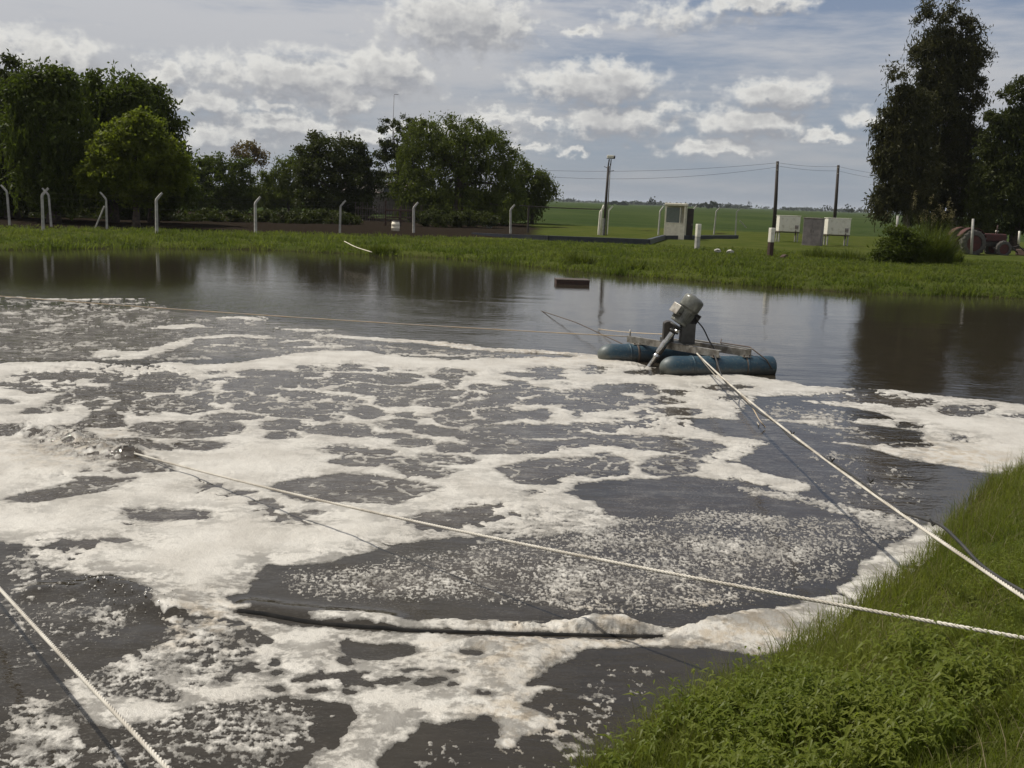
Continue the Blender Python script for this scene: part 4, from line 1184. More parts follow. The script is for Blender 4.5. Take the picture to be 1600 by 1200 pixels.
def tree(name, loc, lobes, h, r, leaf, label, n=12000, size=(.30, .13), droop=0.0, clump=.62, shell=.42, strands=0, seed=0, group=None, cat='tree', bark='bark', per=75, lean=(0, 0), nb=6):
    rng = np.random.default_rng(100 + seed)
    root = empty(name, loc)
    tag(root, label, cat, group)
    n = int(n * 1.45)
    size = (size[0] * 1.12, size[1] * 1.2)
    p, nr, tone = crown_points(lobes, n, rng, clump, per, shell)
    v, q, t = leaf_cards(p, nr, size[0], size[1], rng, droop, tone)
    V, Q, Tn = [v], [q], [t]
    if strands:
        lb = np.array(lobes); ar = lb[:, 3] * lb[:, 5]; k = rng.choice(len(lb), strands, p=ar / ar.sum())
        a = rng.uniform(0, 2 * math.pi, strands); ez = rng.uniform(-.35, .9, strands)
        rr = np.sqrt(1 - np.clip(ez, -.99, .99) ** 2)
        st = lb[k, :3] + np.stack([np.cos(a) * rr, np.sin(a) * rr, ez], -1) * lb[k, 3:6] * rng.uniform(.85, 1.07, strands)[:, None]
        ln = rng.uniform(.6, 2.2, strands) * h / 9
        m = 16; u = np.linspace(0, 1, m)
        out = np.stack([np.cos(a), np.sin(a), 0 * a], -1)
        pp = st[:, None] + out[:, None] * (.35 * np.sqrt(u))[None, :, None] * (h / 9) + np.array([0, 0, -1.0]) * (u[None, :, None] * ln[:, None, None])
        pp = pp + rng.normal(size=pp.shape) * .05
        pp = pp.reshape(-1, 3); pp = pp[pp[:, 2] > .25]
        tn = np.clip(np.repeat(rng.uniform(.2, 1, strands), m)[:len(pp)] + rng.uniform(-.15, .15, len(pp)), 0, 1)
        v, q, t = leaf_cards(pp, np.zeros_like(pp), size[0] * 1.1, size[1] * .75, rng, .72, tn)
        Q.append(q + len(V[0])); V.append(v); Tn.append(t)
    mesh_np('crown', np.concatenate(V), np.concatenate(Q), MT[leaf], root, False, {'tone': np.concatenate(Tn)})
    trunk_mesh(h, r, lobes, rng, lean, nb, bark).build('trunk', MT[bark], root, True)
    return root

def px_lobes(lst, Y, base, depth=.8):
    """lobes given by their outline in the survey picture -> metres about the tree's base"""
    out = []
    for q in lst:
        cx, cy, hw, hh = q[:4]; dy = q[4] if len(q) > 4 else 0.0
        c = aty(cx, cy, Y + dy); s = (Y + dy) / FPX
        out.append((c[0] - base[0], c[1] - base[1], c[2] - base[2], hw * s, max(hw, hh * .6) * s * depth, hh * s))
    return out

def place(px_x, Y, z=.5):
    p = aty(px_x, 330, Y); return np.array([p[0], Y, z])

FAR = 'trees beyond the far bank'
def T(name, bx, Y, lob, h, r, leaf, label, **kw):
    b = place(bx, Y)
    return tree(name, b, px_lobes(lob, Y, b, kw.pop('depth', .8)), h, r, leaf, label, **kw)

# big drooping trees on the left
T('pepper_tree', 20, 67, [(-30, 150, 60, 60), (10, 190, 70, 80), (-30, 250, 60, 60), (40, 235, 55, 65), (5, 120, 26, 36), (60, 180, 40, 60), (-90, 200, 70, 90), (15, 290, 60, 40), (50, 280, 40, 44), (-30, 300, 50, 40)], 12, .38, 'leaf_dark', 'tall very dark tree cut by the left edge of the picture', n=17000, droop=.25, seed=1, strands=60, group=FAR)
T('pepper_tree', 84, 62, [(70, 150, 42, 44), (95, 140, 26, 42), (60, 205, 50, 55), (110, 210, 45, 60), (80, 260, 50, 40), (45, 165, 34, 42), (75, 292, 46, 34), (110, 285, 44, 38), (60, 235, 40, 50)], 9.5, .34, 'leaf_pepper', 'drooping green tree with a ragged pointed top, second from the left', n=14000, droop=.3, seed=2, strands=140, group=FAR)
T('pepper_tree', 175, 66, [(150, 150, 34, 44), (175, 180, 50, 55), (195, 160, 34, 36), (160, 220, 50, 60), (200, 225, 40, 50), (150, 280, 46, 40), (190, 275, 46, 40), (130, 165, 26, 44), (215, 185, 30, 46)], 10, .32, 'leaf_pepper', 'drooping green tree with a flat top behind the bright bushy tree', n=14000, droop=.3, seed=3, strands=140, group=FAR)
T('pepper_tree', 240, 68, [(225, 165, 34, 38), (245, 200, 34, 46), (235, 240, 45, 50), (262, 250, 28, 50), (205, 190, 30, 40), (250, 288, 40, 34), (272, 285, 30, 36)], 9.5, .3, 'leaf_pepper', 'dark drooping tree rising over the right shoulder of the bright bushy tree', n=12000, droop=.3, seed=4, strands=120, group=FAR)
T('bushy_tree', 212, 60, [(200, 235, 52, 50), (235, 255, 52, 50), (175, 265, 42, 36), (255, 270, 40, 42), (205, 285, 62, 30), (165, 235, 26, 22), (148, 275, 26, 24), (215, 205, 40, 26)], 6, .2, 'leaf_light', 'bright yellow-green bushy tree in front of the left group', n=17000, size=(.22, .14), clump=.42, per=60, seed=5, group=FAR)
T('round_tree', 330, 104, [(335, 280, 46, 32), (310, 265, 28, 20), (365, 275, 38, 28), (340, 305, 60, 24), (300, 290, 24, 34), (330, 318, 56, 22), (375, 305, 36, 24), (350, 262, 30, 16)], 4.6, .2, 'leaf_pepper', 'low spreading tree just right of the bright bushy tree', n=11000, seed=6, group=FAR)
T('small_tree', 392, 112, [(385, 236, 20, 12), (402, 248, 16, 12), (372, 240, 10, 8), (393, 228, 10, 6), (410, 243, 8, 6)], 8.4, .08, 'leaf_sparse', 'thin sparse tree with see-through brownish leaves above the low trees', n=1100, size=(.28, .13), clump=.5, seed=7, per=14, nb=5, group=FAR)
T('feathery_tree', 450, 108, [(455, 275, 32, 26), (430, 275, 20, 18), (470, 262, 26, 20), (445, 300, 34, 20), (478, 285, 24, 30), (450, 318, 36, 18), (425, 300, 26, 24), (410, 290, 18, 20)], 5, .16, 'leaf_willow', 'light feathery tree left of the dark umbrella-shaped tree', n=8000, size=(.26, .09), droop=.35, seed=8, strands=250, group=FAR)
T('dark_tree', 522, 98, [(520, 245, 50, 30), (490, 230, 28, 20), (548, 245, 36, 24), (575, 275, 22, 26), (525, 290, 70, 34), (500, 216, 22, 8), (480, 255, 20, 16), (560, 290, 34, 30), (492, 300, 34, 26), (525, 318, 64, 24), (565, 310, 34, 24), (520, 262, 60, 30)], 8.6, .3, 'leaf_dark', 'dark umbrella-shaped tree in the centre of the left row', n=16000, seed=9, group=FAR)
T('conifer', 622, 108, [(612, 195, 14, 13), (598, 215, 11, 20), (606, 235, 20, 18), (632, 205, 20, 22), (640, 240, 36, 34), (618, 268, 32, 28), (650, 200, 16, 16), (597, 240, 10, 8), (640, 285, 40, 30), (610, 290, 26, 20), (650, 250, 40, 40), (628, 232, 24, 30)], 10.6, .26, 'leaf_dark', 'dark tufted conifer against the left side of the big willow', n=13000, size=(.26, .10), clump=.34, seed=10, group=FAR)
T('willow_tree', 715, 95, [(700, 225, 72, 42), (745, 250, 62, 50), (670, 260, 46, 46), (770, 285, 46, 44), (700, 290, 80, 46), (655, 310, 34, 36), (735, 215, 44, 30), (785, 262, 22, 34), (685, 205, 40, 24), (720, 325, 96, 28), (650, 325, 34, 24), (785, 318, 40, 30), (760, 235, 40, 34), (635, 270, 26, 40), (660, 220, 30, 30), (710, 345, 80, 12)], 10, .5, 'leaf_willow', 'large rounded willow with hanging branches at the centre of the far bank', n=26000, size=(.28, .10), droop=.35, seed=11, strands=320, group=FAR)
T('willow_tree', 832, 104, [(826, 290, 30, 28), (850, 298, 18, 20), (820, 305, 30, 22), (842, 280, 16, 16), (815, 325, 30, 22), (805, 270, 22, 30)], 5.4, .18, 'leaf_willow', 'small willow leaning out from the right side of the big one', n=8000, size=(.26, .10), droop=.4, seed=12, strands=220, group=FAR)
# eucalyptus on the right
T('eucalyptus_tree', 1418, 80, [(1405, 125, 20, 24), (1412, 165, 30, 24), (1395, 205, 26, 30), (1425, 215, 24, 26), (1400, 255, 30, 26), (1432, 265, 24, 26), (1392, 300, 22, 24), (1422, 305, 28, 22), (1440, 170, 16, 18), (1385, 228, 14, 18), (1415, 190, 34, 34), (1410, 240, 40, 34), (1415, 290, 44, 34), (1410, 330, 40, 22), (1380, 310, 16, 26)], 12, .26, 'leaf_euc', 'eucalyptus with open hanging clumps on the left of the right-hand group', n=26000, size=(.34, .09), droop=.45, clump=.55, per=110, seed=13, strands=120, group='eucalyptus trees on the right', bark='pale_bark', depth=.7)
T('eucalyptus_tree', 1490, 84, [(1493, 22, 25, 34), (1488, 62, 32, 38), (1449, 45, 19, 36), (1450, 98, 26, 34), (1505, 105, 34, 38), (1522, 80, 15, 36), (1478, 140, 42, 40), (1515, 150, 24, 40), (1452, 140, 22, 28), (1470, 75, 20, 30), (1490, 200, 38, 34), (1470, 250, 34, 34), (1515, 245, 36, 40), (1490, 300, 46, 34), (1450, 300, 24, 26), (1475, 190, 44, 40), (1495, 225, 46, 40), (1480, 285, 50, 44), (1500, 335, 50, 26), (1455, 335, 30, 24), (1475, 110, 34, 40)], 19, .36, 'leaf_euc', 'tallest eucalyptus with two rounded tops reaching the upper edge', n=44000, size=(.34, .09), droop=.42, clump=.60, per=120, seed=14, strands=120, group='eucalyptus trees on the right', bark='pale_bark', depth=.7)
T('eucalyptus_tree', 1590, 78, [(1585, 165, 30, 34), (1605, 140, 22, 24), (1565, 210, 30, 34), (1600, 230, 40, 50), (1560, 270, 36, 40), (1600, 305, 46, 36), (1640, 200, 44, 70), (1550, 310, 30, 30), (1548, 185, 12, 20), (1590, 200, 40, 40), (1580, 250, 50, 50), (1580, 300, 60, 44), (1570, 345, 60, 22), (1620, 345, 50, 22)], 13, .32, 'leaf_dark', 'dense dark tree behind the tractor at the right edge', n=30000, size=(.32, .10), droop=.4, clump=.6, per=110, seed=15, strands=80, group='eucalyptus trees on the right', depth=.7)
# understorey left: low shrubs that close the gaps beneath the crowns
for i, (bx, Y, hw, hh, lb) in enumerate(((40, 76, 60, 34, 'dark undergrowth shrub at the far left under the tallest dark tree'), (120, 75, 40, 30, 'dark undergrowth shrub between the two drooping trees at left'), (285, 112, 46, 32, 'dark undergrowth shrub behind the low spreading tree'), (400, 116, 46, 28, 'dark undergrowth shrub below the thin sparse tree'), (470, 118, 44, 26, 'dark undergrowth shrub beneath the feathery tree'), (560, 124, 36, 24, 'dark undergrowth shrub left of the pale house'), (680, 110, 46, 26, 'dark undergrowth shrub under the big willow'), (770, 110, 44, 24, 'dark undergrowth shrub under the right half of the willow'), (200, 73, 46, 32, 'dark undergrowth shrub behind the trunk of the bright bushy tree'), (345, 116, 40, 24, 'dark undergrowth shrub below the low spreading tree'))):
    T('shrub', bx, Y, [(bx, 322, hw, hh * .85), (bx - hw * .5, 312, hw * .6, hh * .8), (bx + hw * .5, 314, hw * .6, hh * .8)], 2, .07, 'leaf_dark', lb, n=4600, seed=20 + i, group='undergrowth shrubs below the trees', cat='shrub', nb=3)
# low hedge plants along the shaded strip
for i, (bx, Y, hw, lb) in enumerate(((30, 70, 56, 'low dark hedge plant at the left edge behind the bent posts'), (130, 72, 50, 'low dark hedge plant left of the bushy tree trunk'), (268, 74, 48, 'low dark hedge plant right of the bushy tree trunk'), (350, 76, 46, 'low dark hedge plant left of the post below the sparse tree'), (440, 78, 48, 'low dark hedge plant right of the post below the sparse tree'), (520, 80, 44, 'low dark hedge plant behind the post of the umbrella-shaped tree'), (690, 82, 40, 'low dark hedge plant behind the post beside the barrel'), (745, 84, 36, 'low dark hedge plant left of the turquoise jug'))):
    T('hedge_plant', bx, Y, [(bx, 342, hw, 11), (bx - hw * .55, 340, hw * .5, 12), (bx + hw * .5, 344, hw * .5, 9)], 1.2, .04, 'leaf_dark', lb, n=3000, size=(.2, .1), clump=.3, seed=70 + i, group='low hedge plants behind the fence', cat='hedge plant', nb=3)
# far field trees and the wood on the horizon
for i, (bx, by, hw, hh, Y, lb) in enumerate(((1020, 313, 7, 7, 330, 'lone round tree standing in the field left of the booth'), (968, 318, 16, 5, 900, 'low flat clump of trees on the horizon right of the camera pole'), (1108, 320, 17, 5, 800, 'long low dark clump on the horizon right of the booth'), (1138, 321, 6, 4, 780, 'small dark clump beside the long horizon clump'), (1171, 319, 4, 5, 760, 'tiny round tree on the horizon left of the utility poles'), (1293, 324, 7, 5, 820, 'grey-green tree on the horizon left of the second pole'), (1327, 326, 9, 6, 780, 'grey-green tree clump on the horizon right of the second pole'), (1343, 327, 4, 4, 800, 'small bush on the horizon before the eucalyptus'))):
    s = Y / FPX; b = place(bx, Y)
    T('field_tree', bx, Y, [(bx, by, hw, hh), (bx - hw * .4, by + hh * .3, hw * .6, hh * .7), (bx + hw * .4, by + hh * .2, hw * .6, hh * .75)], max(2, aty(bx, by, Y)[2]), .03 * hw * s * .3, 'leaf_far', lb, n=1500, size=(hw * s * .12, hw * s * .07), clump=hw * s * .1, seed=40 + i, group='trees far out in the field', nb=2)
def far_wood():
    rng = np.random.default_rng(77)
    V, Q, Tn = [], [], []; off = 0
    for k in range(260):
        Y = rng.uniform(1500, 2600); X = rng.uniform(-.75, .75) * Y
        w = rng.uniform(10, 40); h = rng.uniform(3.5, 9) * Y / 2000
        n = 46
        p = rng.normal(size=(n, 3)) * np.array([w, 6, h * .36]) * .5 + np.array([X, Y, .6 + h * .5])
        p[:, 2] = np.maximum(p[:, 2], .8)
        v, q, t = leaf_cards(p, np.zeros_like(p), 5.5, 3.6, rng)
        V.append(v); Q.append(q + off); Tn.append(t); off += len(v)
    tag(mesh_np('far_wood', np.concatenate(V), np.concatenate(Q), MT['leaf_far'], None, False, {'tone': np.concatenate(Tn)}), kind='stuff')
far_wood()
# ------------------------------------------------------------------ far bank: posts, poles, booth, tanks, tractor
def gz(x, y):
    return float(ground_z(np.array([x]), np.array([y]))[0])

def base_at(x, y, z=.5):
    return at(x, y, z)

ALONG = math.radians(40)     # run of the first fence leg
def bent_post(bx, Y, h, rz, label, lean=0.0, mat='concrete', arm=.45, group='bent concrete fence posts', w=.13):
    b = place(bx, Y, .44)
    mb = MB(); R_ = rotz(rz)
    a = math.radians(38); t = w
    hs = h - arm * math.cos(a)
    # square shaft that bends over into its arm, one swept section
    pth = [(0, -.1), (lean * .5, hs * .5), (lean, hs - .06), (lean + .03, hs + .02), (lean + .03 + arm * math.sin(a) * .5, hs + arm * math.cos(a) * .55), (lean + .03 + arm * math.sin(a), hs + arm * math.cos(a))]
    ws = [t * 1.15, t, t * .96, t * .94, t * .85, t * .74]
    vs, fs = [], []
    for i, ((px_, pz), ww) in enumerate(zip(pth, ws)):
        d = np.array(pth[min(i + 1, 5)]) - np.array(pth[max(i - 1, 0)]); d = d / np.linalg.norm(d); n = np.array([d[1], -d[0]])
        for sx, sy in ((-1, -1), (1, -1), (1, 1), (-1, 1)):
            vs.append((px_ + n[0] * ww / 2 * sx, ww / 2 * sy, pz + n[1] * ww / 2 * sx))
    for i in range(5):
        for k in range(4):
            fs.append((i * 4 + k, i * 4 + (k + 1) % 4, (i + 1) * 4 + (k + 1) % 4, (i + 1) * 4 + k))
    fs += [(3, 2, 1, 0), (20, 21, 22, 23)]
    mb.add([R_ @ np.array(v) for v in vs], fs)
    o = mb.build('fence_post', MT[mat]); o.location = b
    o.rotation_euler = (random.uniform(-.03, .03), random.uniform(-.035, .035), random.uniform(-.25, .25))
    tag(o, label, 'fence post', group)
    return b

near_posts = [(66, 50.5, 2.25, 'bent concrete post farthest left of the near fence row, tallest of all'), (244, 53, 2.2, 'bent concrete post in front of the bright bushy tree'), (399, 57.5, 2.15, 'bent concrete post below the thin sparse tree'), (531, 62, 2.1, 'bent concrete post in front of the dark umbrella-shaped tree'), (647, 67, 2.1, 'bent concrete post left of the big willow trunk beside the barrel'), (799, 72, 2.15, 'bent concrete post under the right side of the big willow'), (937, 77, 2.2, 'bent white post left of the camera pole foot'), (950, 79, 2.3, 'bent white post right of the camera pole foot')]
for i, (x, Y, h, lb) in enumerate(near_posts):
    bent_post(x, Y, h, math.radians(20 if i < 6 else 5), lb, mat='concrete' if i < 4 else 'white_paint' if i > 5 else 'concrete')
for (x, Y, h, rz, lb) in ((14, 56, 2.3, 200, 'thin bent post at the left edge leaning left'), (79, 56, 2.2, 200, 'thin bent post just right of the tallest left post'), (166, 55.5, 2.1, 200, 'straight looking post with a diagonal brace under the left trees'),
                           (1031, 82, 2.4, 20, 'thin bent post touching the left side of the booth'), (1082, 84, 2.6, 10, 'thin bent post just right of the booth leaning right'), (1118, 90, 2.5, 10, 'thin bent post midway between booth and first utility pole'), (1152, 88, 2.5, 0, 'bent post with a brace at the end of the black basin wall')):
    bent_post(x, Y, h, math.radians(rz), lb, w=.10)
for (x0, y0, x1, y1, Y, lb) in ((148, 352, 163, 322, 55.5, 'diagonal brace leaning on the post under the left trees'), (1156, 345, 1166, 356, 88, 'short diagonal brace beside the end post of the black wall')):
    p0, p1 = aty(x0, y0, Y), aty(x1, y1, Y); p0[2] = min(p0[2], .5) if y0 > y1 else p0[2]
    tag(MB().tube([p0, p1], .045, 6).build('brace_pole', MT['concrete']), lb, 'brace')

# wires of the fence
def wires():
    root = empty('wire_fence', place(66, 50.5)); b0 = np.array(root.location)
    tag(root, 'barely visible wire strands strung between the bent posts of the far fence', 'wire fence')
    for zz in (.9, 1.35, 1.75, 2.0):
        mb = MB(); pts = []
        for (x, Y, h, lb) in near_posts:
            p = place(x, Y, .44 + zz); pts.append(p - b0)
        for p0, p1 in zip(pts[:-1], pts[1:]):
            mb.tube(span(p0, p1, .03, 5), .0022, 3, False)
        mb.build('wire_strand', MT['dark_metal'], root)
wires()
def rail(x0, y0, x1, y1, Y0, Y1, r, mat, name, lb, cat):
    tag(MB().tube(span(aty(x0, y0, Y0), aty(x1, y1, Y1), .04, 10), r, 6).build(name, MT[mat]), lb, cat)
rail(812, 321, 938, 327, 76, 78, .045, 'pole_wood', 'timber_rail', 'dark horizontal rail from the big willow to the camera pole', 'rail')
for x, Y, lb in ((826, 76.2, 'dark timber prop under the rail beside the willow'), ):
    b = place(x, Y, .4); tp = aty(x, 322, Y)
    tag(MB().tube([b, tp], .08, 7).build('timber_prop', MT['pole_wood']), lb, 'post')

# square marker posts
def marker(bx, by, top, Y, lb):
    b = aty(bx, by, Y); h = aty(bx, top, Y)[2] - b[2]
    root = empty('marker_post', b, math.radians(25)); tag(root, lb, 'post', 'square posts with white tops')
    MB().box((0, 0, h * .24 - .05), (.25, .22, h * .48 + .1), bevel=.02).build('post_base', MT['rust'] if by > 395 else MT['concrete'], root)['label'] = 'stained lower half'
    MB().box((0, 0, h * .74), (.26, .23, h * .52), bevel=.02).build('post_head', MT['white_paint'], root)
marker(1089, 388, 350, 58, 'square white-topped post right of the booth')
marker(1203, 399, 356, 52, 'square white-topped post in front of the first utility pole')

# utility poles and their wires
def pole(bx, by, tx, ty, Y, r, lb):
    b = aty(bx, by, Y); t = aty(tx, ty, Y); b[2] = .3
    root = empty('utility_pole', b); tag(root, lb, 'utility pole', 'bare timber utility poles')
    d = t - b
    MB().tube([(0, 0, -.3), d * .5 + np.array([.03, 0, 0]), d], [r * 1.2, r, r * .8], 10).build('pole_shaft', MT['pole_wood'], root, True)
    for k in (.04, .12):
        MB().tube([d * (1 - k) + np.array([-.0, -r, 0]), d * (1 - k) + np.array([-.12, -r - .12, .05])], .035, 6).build('insulator', MT['concrete'], root, True)
    return t
p1 = pole(1210, 352, 1215, 252, 99, .17, 'taller bare utility pole left of the white tank')
p2 = pole(1304, 347, 1310, 258, 108, .17, 'bare utility pole behind the right white tank')
lt = aty(760, 262, 96); lt2 = aty(760, 268, 96)
wires_def = [([lt, p1 + np.array([0, -.2, -.15])], .55, 'upper power line from the willow to the taller pole'), ([lt2, p1 + np.array([0, -.2, -.55])], .9, 'lower power line from the willow to the taller pole'),
             ([p1 + np.array([0, -.2, -.15]), p2 + np.array([0, -.2, -.15])], .15, 'upper power line between the two bare poles'), ([p1 + np.array([0, -.2, -.45]), p2 + np.array([0, -.2, -.6])], .15, 'lower power line between the two bare poles'),
             ([p2 + np.array([0, -.2, -.15]), aty(1400, 274, 118)], .15, 'upper power line from the second pole into the eucalyptus'), ([p2 + np.array([0, -.2, -.6]), aty(1400, 282, 118)], .15, 'lower power line from the second pole into the eucalyptus')]
for (a, b), sg, lb in wires_def:
    tag(MB().tube(span(a, b, sg, 24), .012, 4, False).build('power_line', MT['dark_metal']), lb, 'power line', 'overhead power lines')

# camera pole
def camera_pole():
    Y = 76; b = aty(944, 368, Y); t = aty(952, 250, Y)
    root = empty('camera_pole', b); tag(root, 'tall slim dark pole carrying a white camera housing on the far bank', 'camera pole')
    d = t - b
    MB().tube([(-.04, 0, -.3), d * .5 + (-.04, 0, 0), d + (-.04, 0, -.45)], [.115, .10, .085], 10).build('pole_shaft', MT['pole_wood'], root, True)
    MB().tube([(.16, .02, -.2), d * .5 + (.13, .02, 0), d + (.10, .02, -.3)], .04, 8).build('conduit', MT['galvanised'], root, True)
    MB().tube([d + (-.06, 0, -.5), d + (.0, 0, .06)], .05, 8).build('head_bracket', MT['dark_metal'], root, True)
    MB().tube([d + (.12, 0, -.4), d + (.14, 0, .06)], .04, 8).build('head_bracket', MT['dark_metal'], root, True)
    h = MB().box(d + (.07, 0, .24), (.50, .30, .24), bevel=.05).build('camera_housing', MT['white_paint'], root)
    MB().lathe(d + (.31, 0, .22), (1, 0, -.1), [(0, .12), (.10, .13), (.12, .11)], 14).build('lens_hood', MT['dark_metal'], h, True)
    MB().box(d + (.07, 0, .11), (.54, .33, .03), bevel=.008).build('housing_tray', MT['dark_metal'], h)
    for s in (-1, 1):
        MB().tube([d + (.02, 0, -.75 - .1 * s), d + (.02 + s * .38, 0, -.62 - .14 * s)], .025, 6).build('cable_hook', MT['dark_metal'], root, True)
    MB().tube([(-.30, -.05, -.3), (-.27, -.05, 1.95), (-.16, -.05, 2.3)], .055, 8).build('sheath_pipe', MT['white_paint'], root, True)
    MB().box((-.08, .0, .55), (.22, .2, 1.5), bevel=.02).build('concrete_stub', MT['concrete'], root)
camera_pole()

# black basin wall
def basin():
    pts = [(740, 360, 68), (790, 364, 65), (860, 371, 62), (1016, 376, 61.5), (1040, 372, 72), (1155, 369, 80)]
    root = empty('basin_wall', place(860, 62)); b0 = np.array(root.location)
    tag(root, 'low black lined wall running along the top of the far bank', 'wall')
    for k, ((x0, y0, Y0), (x1, y1, Y1)) in enumerate(zip(pts[:-1], pts[1:])):
        p, q = place(x0, Y0, .3), place(x1, Y1, .3)
        h0, h1 = (.14, .22, .34, .36, .30)[k], (.22, .34, .36, .34, .30)[k]
        dv = unit(q - p); nv = np.array([-dv[1], dv[0], 0]) * .12
        q = q - dv * .004
        vs = [p - nv, q - nv, q + nv, p + nv]; vs = [v - b0 for v in vs]
        zt = [.2 + h0, .2 + h1, .2 + h1, .2 + h0]
        tv = [v + np.array([0, 0, z]) for v, z in zip(vs, zt)]
        bv = [v - np.array([0, 0, .2]) for v in vs]
        m = MB().add(bv + tv, [(3, 2, 1, 0), (4, 5, 6, 7), (0, 1, 5, 4), (1, 2, 6, 5), (2, 3, 7, 6), (3, 0, 4, 7)])
        m.build('wall_panel', MT['black_liner'], root)
basin()

# guard booth
def booth():
    Y = 74; b = aty(1054, 371, Y); b[2] = .5; s = Y / FPX
    W, D, H = 1.5, 1.5, 55 * s
    root = empty('guard_booth', b, math.radians(-14)); tag(root, 'small cream guard booth with a wide window standing on a pad', 'booth')
    t = .07
    def bx(c, sz, nm, mt='cream', par=None, bv=.012): return MB().box(c, sz, bevel=bv).build(nm, MT[mt], par or root)
    hw = H * .44
    bx((0, -D / 2 + t / 2, hw / 2), (W - .004, t, hw), 'front_panel')
    bx((-W / 2 + t / 2, .0, hw / 2), (t, D - 2 * t - .01, hw), 'side_panel')
    bx((0, D / 2 - t / 2, H * .46), (W - .004, t, H * .92), 'rear_panel')
    for sx in (-1, 1):
        for sy in (-1, 1):
            if sy > 0: continue
            bx((sx * (W / 2 - .06), sy * (D / 2 - .06), hw + (H * .92 - hw) / 2 + .002), (.11, .11, H * .92 - hw), 'corner_post')
    bx((0, -D / 2 + .03, hw + .03), (W - .26, .11, .05), 'window_sill')
    f = bx((.36, -D / 2 + .05, (hw + H * .90) / 2), (.06, .05, H * .90 - hw - .1), 'mullion')
    bx((-.10, -D / 2 + .055, (hw + H * .9) / 2), (W - .42, .012, H * .90 - hw - .12), 'window_pane', 'clear_pane', None, 0)
    bx((-W / 2 + .05, 0, (hw + H * .9) / 2), (.012, D - .34, H * .9 - hw - .12), 'window_pane', 'clear_pane', None, 0)
    # open doorway on the right side
    bx((W / 2 - .05, D / 2 - .22, H * .46), (.08, .22, H * .92 - .01), 'door_jamb')
    dr = bx((W / 2 + .25, D / 2 - .02, H * .44), (.48, .05, H * .84), 'door', 'dark_metal')
    bx((W / 2 + .42, D / 2 - .06, H * .42), (.05, .06, .14), 'door_handle', 'galvanised', dr, .005)
    MB().box((0, 0, H * .955), (W + .10, D + .10, H * .075), bevel=.05).build('booth_roof', MT['cream'], root)
    bx((.2, .2, .5), (.5, .5, .9), 'desk', 'old_wood')
    pad = place(1046, 73, .36)
    tag(MB().box((0, 0, 0), (3.2, 2.6, .24), rotz(-.25), bevel=.04).build('concrete_pad', MT['concrete']), 'pale concrete pad under the cream guard booth', 'pad').location = pad
booth()

# white tanks and grey cabinet
def tank(x0, y0, x1, y1, Y, foot, lb, rz):
    s = Y / FPX; W = (x1 - x0) * s; H = (y1 - y0) * s
    c = aty((x0 + x1) / 2, y1, Y); zb = c[2]; b = np.array([c[0], Y, .42])
    root = empty('white_tank', b, rz); tag(root, lb, 'tank', 'white box tanks on legs')
    z = zb - .42
    body = MB().box((0, 0, z + H / 2), (W, .75, H), bevel=.05).build('tank_body', MT['white_paint'], root)
    MB().box((0, 0, z + H + .012), (W + .06, .80, .035), bevel=.01).build('tank_lid', MT['white_paint'], root)
    MB().box((0, 0, z - .035), (W + .02, .74, .06), bevel=.01).build('support_frame', MT['rust'], root)
    for q in (-.28, .0, .28):
        MB().box((q * W, -.385, z + H / 2), (.035, .02, H - .1), bevel=.004).build('seam_rib', MT['white_paint'], root)
    h_ = MB().box((W * .34, -.392, z + H * .3), (.26, .03, .3), bevel=.01).build('hatch', MT['tin_roof'], root)
    MB().box((W * .34 + .08, -.415, z + H * .3), (.03, .03, .09), bevel=.005).build('hatch_handle', MT['dark_metal'], h_)
    for sx in (-1, 1):
        for sy in (-1, 1):
            MB().box((sx * (W / 2 - .1), sy * .28, (z - .07) / 2 - .1), (.09, .09, z - .07 + .2), bevel=.008).build('leg', MT['concrete'], root)
    MB().tube([(W * .3, -.38, z + .12), (W * .3, -.46, z + .12), (W * .3, -.46, z - .25)], .03, 7).build('outlet_pipe', MT['rust'], root, True)
tank(1214, 338, 1247, 362, 77, 376, 'white box tank on legs beside the taller utility pole', .06)
tank(1289, 342, 1325, 367, 73, 383, 'white box tank on legs right of the grey cabinet', .06)
def cabinet():
    Y = 71; s = Y / FPX; b = aty(1269, 381, Y); b[2] = .42
    W, H = 34 * s, 43 * s
    root = empty('grey_cabinet', b, math.radians(-28)); tag(root, 'weathered grey metal cabinet between the two white tanks', 'cabinet')
    MB().box((0, 0, H / 2), (W * .82, .85, H), bevel=.02).build('cabinet_body', MT['mauve_wall'], root)
    for sx in (-1, 1):
        d = MB().box((sx * W * .2, -.435, H / 2), (W * .385, .025, H - .12), bevel=.006).build('cabinet_door', MT['mauve_wall'], root)
        MB().box((sx * W * .05, -.46, H * .55), (.03, .03, .18), bevel=.006).build('door_handle', MT['dark_metal'], d)
    MB().box((0, 0, H + .03), (W * .88, .95, .05), bevel=.01).build('cabinet_top', MT['tin_roof'], root)
cabinet()

